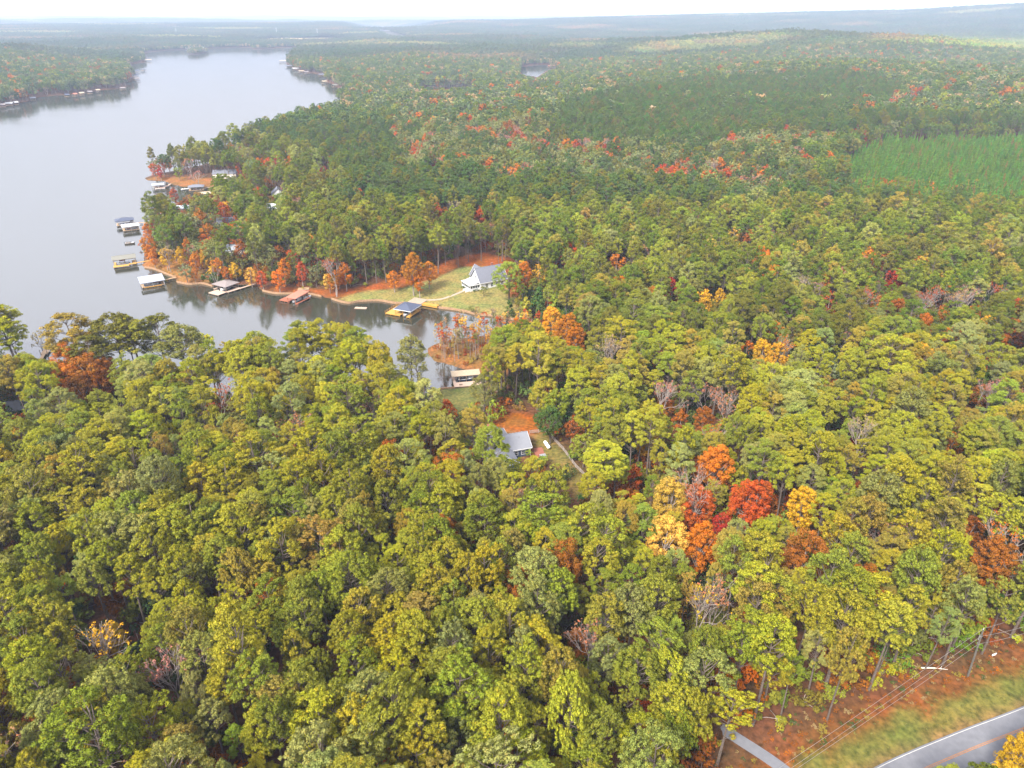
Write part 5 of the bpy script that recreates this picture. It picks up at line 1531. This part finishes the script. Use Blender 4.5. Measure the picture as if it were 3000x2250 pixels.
# patio, tank, fence
pq = P([(1563, 1314), (1588, 1311), (1601, 1343), (1571, 1345)])
pz = hgt(*pq[0])
pm_ = MB(); pm_.slab([(*q, pz + .10) for q in pq], .35)
po = pm_.build('patio', M['brick']); tag(po, 'red brick patio beside the grey roofed house', kind='structure')
gq = P([(1583, 1334), (1594, 1333), (1598, 1344), (1586, 1346)])
tb = thing('patio_table', (np.mean([q[0] for q in gq]), np.mean([q[1] for q in gq]), pz + .1), .3, 'grey patio table on the red brick patio', 'table')
MB().box(-1.0, 1.0, -.7, .7, .70, .78).build('table_top', M['galv'], tb)
for sx in (-.85, .85):
    for sy in (-.55, .55):
        MB().box(sx - .05, sx + .05, sy - .05, sy + .05, 0, .7).build('leg', M['galv'], tb)
ta, tb_ = np.array(hit(1597.5, 1303)), np.array(hit(1607, 1316))
tc_ = (ta + tb_) / 2; td = math.atan2(*(tb_ - ta)[::-1])
tk = thing('propane_tank', (tc_[0], tc_[1], hgt(*tc_)), td, 'white propane tank lying on the fenced yard grass', 'propane tank')
bd = MB(); L_ = 3.4
bd.tube([(-L_ / 2 - .32, 0, .85), (-L_ / 2 - .2, 0, .85), (-L_ / 2, 0, .85), (L_ / 2, 0, .85), (L_ / 2 + .2, 0, .85), (L_ / 2 + .32, 0, .85)], [.12, .42, .56, .56, .42, .12], 14)
bd.build('tank', M['tank'], tk, smooth=True)
MB().tube([(0, 0, 1.35), (0, 0, 1.62)], [.3, .26], 10).build('valve_dome', M['tank'], tk)
for sx in (-1.1, 1.1):
    MB().box(sx - .12, sx + .12, -.4, .4, -.1, .42).build('foot', M['concrete'], tk)
fp = [(1552, 1271), (1603, 1265.5), (1625, 1294), (1650, 1320), (1686, 1369), (1713, 1397), (1733, 1418)]
fw = P(fp)
fz0 = hgt(*fw[0])
ft = thing('board_fence', (fw[0][0], fw[0][1], 0), 0, 'weathered three rail fence along the yard of the grey roofed house', 'fence')
line = []
for p, q in zip(fw[:-1], fw[1:]):
    n_ = max(1, round(math.dist(p, q) / 2.4))
    line += [(p[0] + (q[0] - p[0]) * i / n_, p[1] + (q[1] - p[1]) * i / n_) for i in range(n_)]
line.append(fw[-1])
lz = height(np.array([p[0] for p in line]), np.array([p[1] for p in line]))
for (px, py), zz in zip(line, lz):
    MB().box(px - fw[0][0] - .08, px - fw[0][0] + .08, py - fw[0][1] - .08, py - fw[0][1] + .08, zz - .4, zz + 1.45).build('post', M['fence'], ft)
for i in range(len(line) - 1):
    p, q = np.array(line[i]) - np.array(fw[0]), np.array(line[i + 1]) - np.array(fw[0])
    d = (q - p) / np.linalg.norm(q - p); n_ = np.array([-d[1], d[0]]) * .03
    for zz in (.35, .78, 1.2):
        c = [p - n_, q - n_, q + n_, p + n_]; hh = (lz[i], lz[i + 1], lz[i + 1], lz[i])
        MB().hexa([(c[k][0], c[k][1], hh[k] + zz - .09) for k in range(4)] + [(c[k][0], c[k][1], hh[k] + zz + .09) for k in range(4)]).build('rail', M['fence'], ft)

# ---- the white lake house
wx, wy = at_z(1408, 842, 3.4)
wz = hgt(wx, wy + 4) - .1
wh = thing('white_lake_house', (wx, wy, wz), math.radians(30), 'white lake house with steep grey roof and glazed porch above the lawn', 'house')
walls(wh, 0, 15, 0, 10.4, -1.2, 4.7, 6.3, 'gable_x', M['white'])
roof_parts(wh, 0, 15, 0, 10.4, 3.5, 6.3, 'gable_x', M['roof_slate'], fascia=M['white'], over=.6)
walls(wh, 1.5, 7.5, 9.0, 14.5, -1.2, 4.7, 4.8, 'gable_y', M['white'])
roof_parts(wh, 1.5, 7.5, 6.0, 14.5, 3.5, 5.2, 'gable_y', M['roof_slate'], fascia=M['white'])
for q in (3.4, 5.2, 7.0):
    window(wh, 'x-', q, 1.1, 4.4, 1.5, 0)
window(wh, 'x-', 5.2, 1.0, 6.9, 1.1, 0)
for q in (3.5, 6.5, 9.5, 12.5):
    window(wh, 'y-', q, 1.3, .8, 1.6, 0, n=2)
# glazed porch towards the lake
MB().box(-5.6, 0, .6, 9.8, -1.2, .5).build('porch_base', M['white'], wh)
roof_parts(wh, -5.6, -.35, .6, 9.8, 3.0, .9, 'flat', M['roof_white'], fascia=M['white'], over=.3)
MB().slab([(-3.6, 9.8, 3.2), (-3.6, .6, 3.2), (-.3, .6, 4.0), (-.3, 9.8, 4.0)], .14).build('porch_roof', M['roof_white'], wh)
for i in range(7):
    yy = .6 + 9.2 * i / 6
    MB().box(-5.66, -5.46, yy - .09, yy + .09, .5, 2.84).build('porch_post', M['white'], wh)
for i in range(5):
    xx = -5.4 + 5.2 * i / 4
    MB().box(xx - .09, xx + .09, .54, .74, .5, 2.84).build('porch_post', M['white'], wh)
for i in range(6):
    yy = .69 + 9.2 * i / 6
    MB().box(-5.60, -5.52, yy + .02, yy + 1.34, 1.2, 2.75).build('pane', M['glass'], wh)
for i in range(4):
    xx = -5.3 + 5.2 * i / 4
    MB().box(xx + .02, xx + 1.08, .60, .68, 1.2, 2.75).build('pane', M['glass'], wh)
MB().box(-5.58, -5.5, .6, 9.8, .5, 1.18).build('porch_panel', M['white'], wh); MB().box(-5.5, 0, .60, .68, .5, 1.18).build('porch_panel', M['white'], wh)
for i in range(6):
    MB().box(-6.0 - i * .35, -5.65 - i * .35, 1.2, 3.4, -1.4, .3 - i * .22).build('step', M['white'], wh)
MB().box(-8.2, -5.7, 1.0, 1.15, -.6, .9).build('stair_rail', M['white'], wh); MB().box(-8.2, -5.7, 3.45, 3.6, -.6, .9).build('stair_rail', M['white'], wh)
MB().box(9.5, 10.6, 6.0, 6.9, 6.0, 10.9).build('chimney', M['brick'], wh)
door(wh, 'y-', 1.6, .0, 0, M['white'])
# clipped shrubs at the porch foot are small things of their own
for q, (sx, sy, sc) in enumerate([(-6.6, 5.0, .42), (-6.5, 7.2, .40), (-4.0, -.6, .45), (-2.2, -.7, .42), (.2, -.9, .36), (2.4, -.9, .4)]):
    v_, lv_, nn_, w_ = shrub(20 + q)
    wx2, wy2 = local((wx, wy), math.radians(30), sx, sy)
    o = bpy.data.objects.new('clipped_shrub', None); COL.objects.link(o); o.location = (wx2, wy2, hgt(wx2, wy2)); o.scale = (sc, sc, sc)
    tag(o, 'low dark green shrub at the foot of the white porch', 'shrub', 'shrubs round the white porch')
    for nm, ms in (('foliage', crown_mesh('shrub_foliage', v_, lv_, nn_)), ('stem', w_.mesh('shrub_stem', w_.mat))):
        c = bpy.data.objects.new(nm, ms); COL.objects.link(c); c.parent = o; c['tint'] = [.06, .095, .03]

# ---- houses glimpsed among the trees, and along the far shores
def cottage(px, z, w, d, h, rise, rz, label, wall='white', roof='roof_slate', kind='gable_x', group='houses among the trees', chim=True):
    cx, cy_ = hit(*px, z)
    t = thing('cottage', (cx, cy_, hgt(cx, cy_)), rz, label, 'house', group)
    walls(t, -w / 2, w / 2, -d / 2, d / 2, -.8, h + .8, rise, kind, M[wall])
    roof_parts(t, -w / 2, w / 2, -d / 2, d / 2, h, rise, kind, M[roof])
    for q in (-.3, .05, .33):
        window(t, 'y-', q * w, 1.1, 1.0, 1.3, -d / 2)
    door(t, 'y-', -.12 * w, 0, -d / 2, M['timber'])
    if chim:
        MB().box(w * .25, w * .25 + .8, .2, 1.0, h, h + rise + .9).build('chimney', M['brick'], t)
    return t
cottage((660, 505), 4, 19, 10, 3.6, 2.6, .12, 'long cream house with slate roof on the spit', wall='cream', roof='roof_slate')
cottage((814, 562), 5, 9, 9, 4.4, 4.0, .3, 'white gabled house behind red maples of the village', kind='gable_y')
cottage((795, 604), 4, 10, 8, 3.4, 2.4, .1, 'low pale roofed house deep in the peninsula wood', roof='roof_white')
cottage((664, 650), 4, 11, 8, 4.0, 3.0, .15, 'white house with slate roof in the middle of the peninsula')
cottage((692, 727), 4, 12, 8, 3.8, 2.6, .1, 'white and teal house half hidden behind orange trees', wall='cream', roof='roof_metal')
cottage((537, 606), 3, 9, 6, 2.6, 1.5, .1, 'low grey roofed red walled cabin by the small bay', wall='brick', roof='roof_metal')
cottage((20, 1192), 4, 16, 10, 3.4, 2.6, .25, 'grey roofed house behind the near left lawn', wall='timber', roof='roof_grey')
cottage((1358, 521), 6, 12, 9, 4, 3, .5, 'white house beside crimson maple in the wooded hills')
for (u_, v_, w_, lb, rf) in [(1345, 228, 13, 'white cottage above the dock row of the back cove', 'roof_white'), (1488, 178, 20, 'white long house above the distant cove', 'roof_white'), (1520, 178, 13, 'white gabled house next to long house at distant cove', 'roof_white'),
                        (1612, 168, 24, 'large white lodge at the head of the distant cove', 'roof_white'), (1736, 203, 26, 'large pale house on the wooded slope past the distant cove', 'roof_white'),
                        (1092, 260, 20, 'white house behind the pines of the far point', 'roof_white'), (1055, 275, 20, 'low cream house at the water of the far point', 'roof_tan'),
                        (555, 138, 30, 'pale house at the far end of the lake', 'roof_white'), (587, 137, 26, 'tan house at the far end of the lake', 'roof_tan')]:
    cottage((u_, v_), 5, w_, w_ * .6, 5.5, 3.2, .2, lb, roof=rf, group='houses on distant shores', chim=False)

FARD = [(8, 312, 22, 'roof_brown', 'brown roofed boathouse farthest along the opposite bank'), (27, 308, 26, 'roof_white', 'long white roofed boathouse on the opposite bank'), (50, 305, 14, 'roof_white', 'short white roofed boathouse next to the long one'),
        (98, 292, 20, 'roof_slate', 'slate roofed boathouse below the opposite lawn'), (200, 282, 14, 'roof_dark', 'navy roofed boathouse at the middle of the opposite bank'), (224, 280, 12, 'roof_red', 'red roofed boathouse on the opposite bank'),
        (242, 277, 16, 'roof_tan', 'tan roofed boathouse on the opposite bank'), (266, 273, 16, 'roof_brown', 'brown roofed boathouse behind tan roofed neighbour'), (290, 268, 14, 'roof_tan', 'sand coloured boathouse near the opposite point'),
        (362, 262, 18, 'roof_brown', 'brown boathouse at the opposite point'), (404, 233, 18, 'roof_brown', 'brown boathouse off the opposite point'), (400, 222, 16, 'roof_dark', 'navy boathouse in the bay past the opposite point'), (404, 209, 16, 'roof_dark', 'dark boathouse at the bay mouth past the opposite point'),
        (424, 205, 14, 'roof_slate', 'slate boathouse standing out in the opposite bay'), (436, 177, 22, 'roof_tan', 'tan dock at the upper opposite point'),
        (831, 180, 24, 'roof_tan', 'tan dock at the upper right bank'), (848, 195, 20, 'roof_slate', 'slate boathouse at the upper right bank'), (868, 203, 22, 'roof_white', 'white boathouse at the upper right bank'), (885, 211, 18, 'roof_tan', 'tan boathouse beside the bank lawn'),
        (900, 214, 16, 'roof_brown', 'brown boathouse beside the bank lawn'), (944, 221, 18, 'roof_slate', 'slate boathouse in the bank corner'), (960, 223, 16, 'roof_white', 'white boathouse in the bank corner'), (953, 242, 16, 'roof_tan', 'tan open boathouse below the far point'),
        (984, 253, 16, 'roof_olive', 'olive boathouse below the far point'), (1001, 264, 18, 'roof_olive', 'olive boathouse nearest the far point houses'), (1030, 277, 20, 'roof_white', 'white two storey boathouse at the far point'),
        (1246, 252, 18, 'roof_slate', 'slate boathouse in the back cove'), (1268, 252, 18, 'roof_white', 'white boathouse in the back cove'), (1300, 251, 22, 'roof_white', 'broad white boathouse in the back cove'), (1345, 250, 20, 'roof_dark', 'dark boathouse in the back cove'), (1620, 196, 30, 'roof_red', 'red roofed boathouse in the distant cove')]
for (u_, v_, wpx, rf, lb) in FARD:
    boathouse((u_ - wpx / 2 * .8, v_ + 2), (u_ + wpx / 2 * .8, v_ + 1.2), 9.0, lb, ('gable_x', 1.6), None, [(0, None, -.5, 9)], (rf, 'deck', 'timber'), 4.0, None, group='boathouses on distant shores', detail=False)

# ---- transmission towers far off
def tower(px, H_, label):
    cx, cy_ = hit(*px)
    t = thing('transmission_tower', (cx, cy_, hgt(cx, cy_)), .4, label, 'pylon', 'transmission towers beyond the lake')
    for sx in (-1, 1):
        for sy in (-1, 1):
            MB().tube([(sx * 4, sy * 4, 0), (sx * 1.2, sy * 1.2, H_ * .62), (sx * .5, sy * .5, H_)], .32, 4).build('leg', M['galv'], t)
    for k in range(6):
        z0, z1 = H_ * .62 * k / 6, H_ * .62 * (k + 1) / 6
        w0, w1 = 4 - 2.8 * k / 6, 4 - 2.8 * (k + 1) / 6
        for s_ in (-1, 1):
            MB().tube([(-w0, s_ * w0, z0), (w1, s_ * w1, z1)], .16, 3).build('brace', M['galv'], t); MB().tube([(s_ * w0, -w0, z0), (s_ * w1, w1, z1)], .16, 3).build('brace', M['galv'], t)
    for zz, L_ in ((.66, 8), (.79, 7), (.92, 6)):
        MB().tube([(-L_, 0, H_ * zz), (0, 0, H_ * zz + 1.5), (L_, 0, H_ * zz)], .3, 4).build('cross_arm', M['galv'], t)
tower((519, 108), 46, 'grey lattice tower behind the middle of the far lake end')
tower((812, 107), 46, 'grey lattice tower behind the right of the far lake end')
tower((931, 108), 42, 'grey lattice tower right of the far lake end')

# ---- the road side: pole, wires, fallen trunk, litter
bx_, by_ = hit(2836, 1981)
bz_ = hgt(bx_, by_)
dtop = ray(2881, 1844); kk = by_ / dtop[1]
top = (float(dtop[0] * kk), by_, float(CAM_Z + dtop[2] * kk))
pl = thing('utility_pole', (bx_, by_, bz_), 0, 'dark wooden utility pole on the road verge', 'utility pole')
tp = Vector((top[0] - bx_, 0, top[2] - bz_))
PH = tp.length
MB().tube([(0, 0, -.8), tuple(tp)], [.22, .16], 10).build('pole', M['pole'], pl)
MB().tube([tp, tp + Vector((0, 0, .35))], [.06, .04], 8).build('insulator', M['white'], pl)
at_p = lambda f: tp * f
for f in (.86, .70):
    MB().box(at_p(f).x - .16, at_p(f).x + .16, -.12, .3, at_p(f).z - .12, at_p(f).z + .12).build('bracket', M['galv'], pl)
MB().tube([at_p(.8) + Vector((0, .28, -.45)), at_p(.8) + Vector((0, .28, .45))], .17, 10).build('transformer', M['galv'], pl)
def wire(label, zf, right, left):
    """from the pole to both sides, sagging"""
    a_ = Vector((bx_, by_, bz_)) + at_p(zf) + Vector((0, 0, .3 if zf == 1 else 0))
    b_ = MB()
    pts = []
    for end, s_ in ((left, -1), (right, 1)):
        e = Vector((*at_z(*end, a_.z - .3), a_.z - .3))
        seg = [a_ + (e - a_) * (i / 14 * 1.6) - Vector((0, 0, 0)) for i in range(15)]
        for i, q in enumerate(seg):
            u0 = i / 14
            q.z = a_.z + (e.z - a_.z) * 1.6 * u0 - 1.0 * 4 * u0 * (1 - u0) * .6
        pts = (seg[::-1] + pts[1:]) if s_ < 0 else (pts + seg[1:])
    b_.tube([p - Vector((bx_, by_, bz_)) for p in pts], .028, 4)
    o = b_.build('power_line', M['wire'])
    o.location = (bx_, by_, bz_)
    tag(o, label, 'power line', 'wires over the road verge')
wire('topmost thin wire carried by the verge pole', 1, (3000, 1798), (2275, 2250))
wire('middle thin wire carried by the verge pole', .86, (3000, 1831), (2311, 2250))
wire('lowest thin wire carried by the verge pole', .70, (3000, 1851), (2330, 2250))
l0, l1 = hit(2698, 1958), hit(2776, 1963)
lg = thing('fallen_trunk', (*l0, hgt(*l0) + .15), 0, 'white barked fallen trunk at the edge of the road verge', 'log')
v_ = Vector((l1[0] - l0[0], l1[1] - l0[1], hgt(*l1) - hgt(*l0)))
MB().tube([(0, 0, 0), v_ * .5 + Vector((0, .1, .08)), v_], [.15, .11, .04], 8).build('stem', M['cream'], lg)
MB().tube([v_ * .7, v_ * .8 + Vector((.1, .5, .4))], [.05, .02], 5).build('branch_stub', M['white'], lg)
gx_, gy_ = hit(2911, 1921)
lt = thing('litter_bag', (gx_, gy_, hgt(gx_, gy_)), .4, 'crumpled white bag lying in the verge weeds', 'litter')
bg_ = MB(); bg_.tube([(-.55, 0, .12), (-.3, .05, .3), (.1, -.05, .36), (.45, .05, .22), (.6, 0, .1)], [.05, .16, .2, .13, .04], 8); bg_.build('bag', M['white'], lt)
MB().tube([(.55, 0, .12), (.85, .1, .28)], [.07, .12], 6).build('knot', M['white'], lt)

# ------------------------------------------------------------------ haze
hb = MB(); hb.box(-23500, 23500, -800, 23900, -8, 330)
hm = bpy.data.materials.new('haze'); hm.use_nodes = True
hn, hl = hm.node_tree.nodes, hm.node_tree.links
hn.remove(hn['Principled BSDF'])
pv = hn.new('ShaderNodeVolumePrincipled')
pv.inputs['Color'].default_value = (.62, .76, 1.0, 1)
pv.inputs['Density'].default_value = .0001
hl.new(pv.outputs[0], hn['Material Output'].inputs['Volume'])
haze = hb.build('haze', hm)
tag(haze, 'pale blue haze over the lake and woods', kind='stuff')
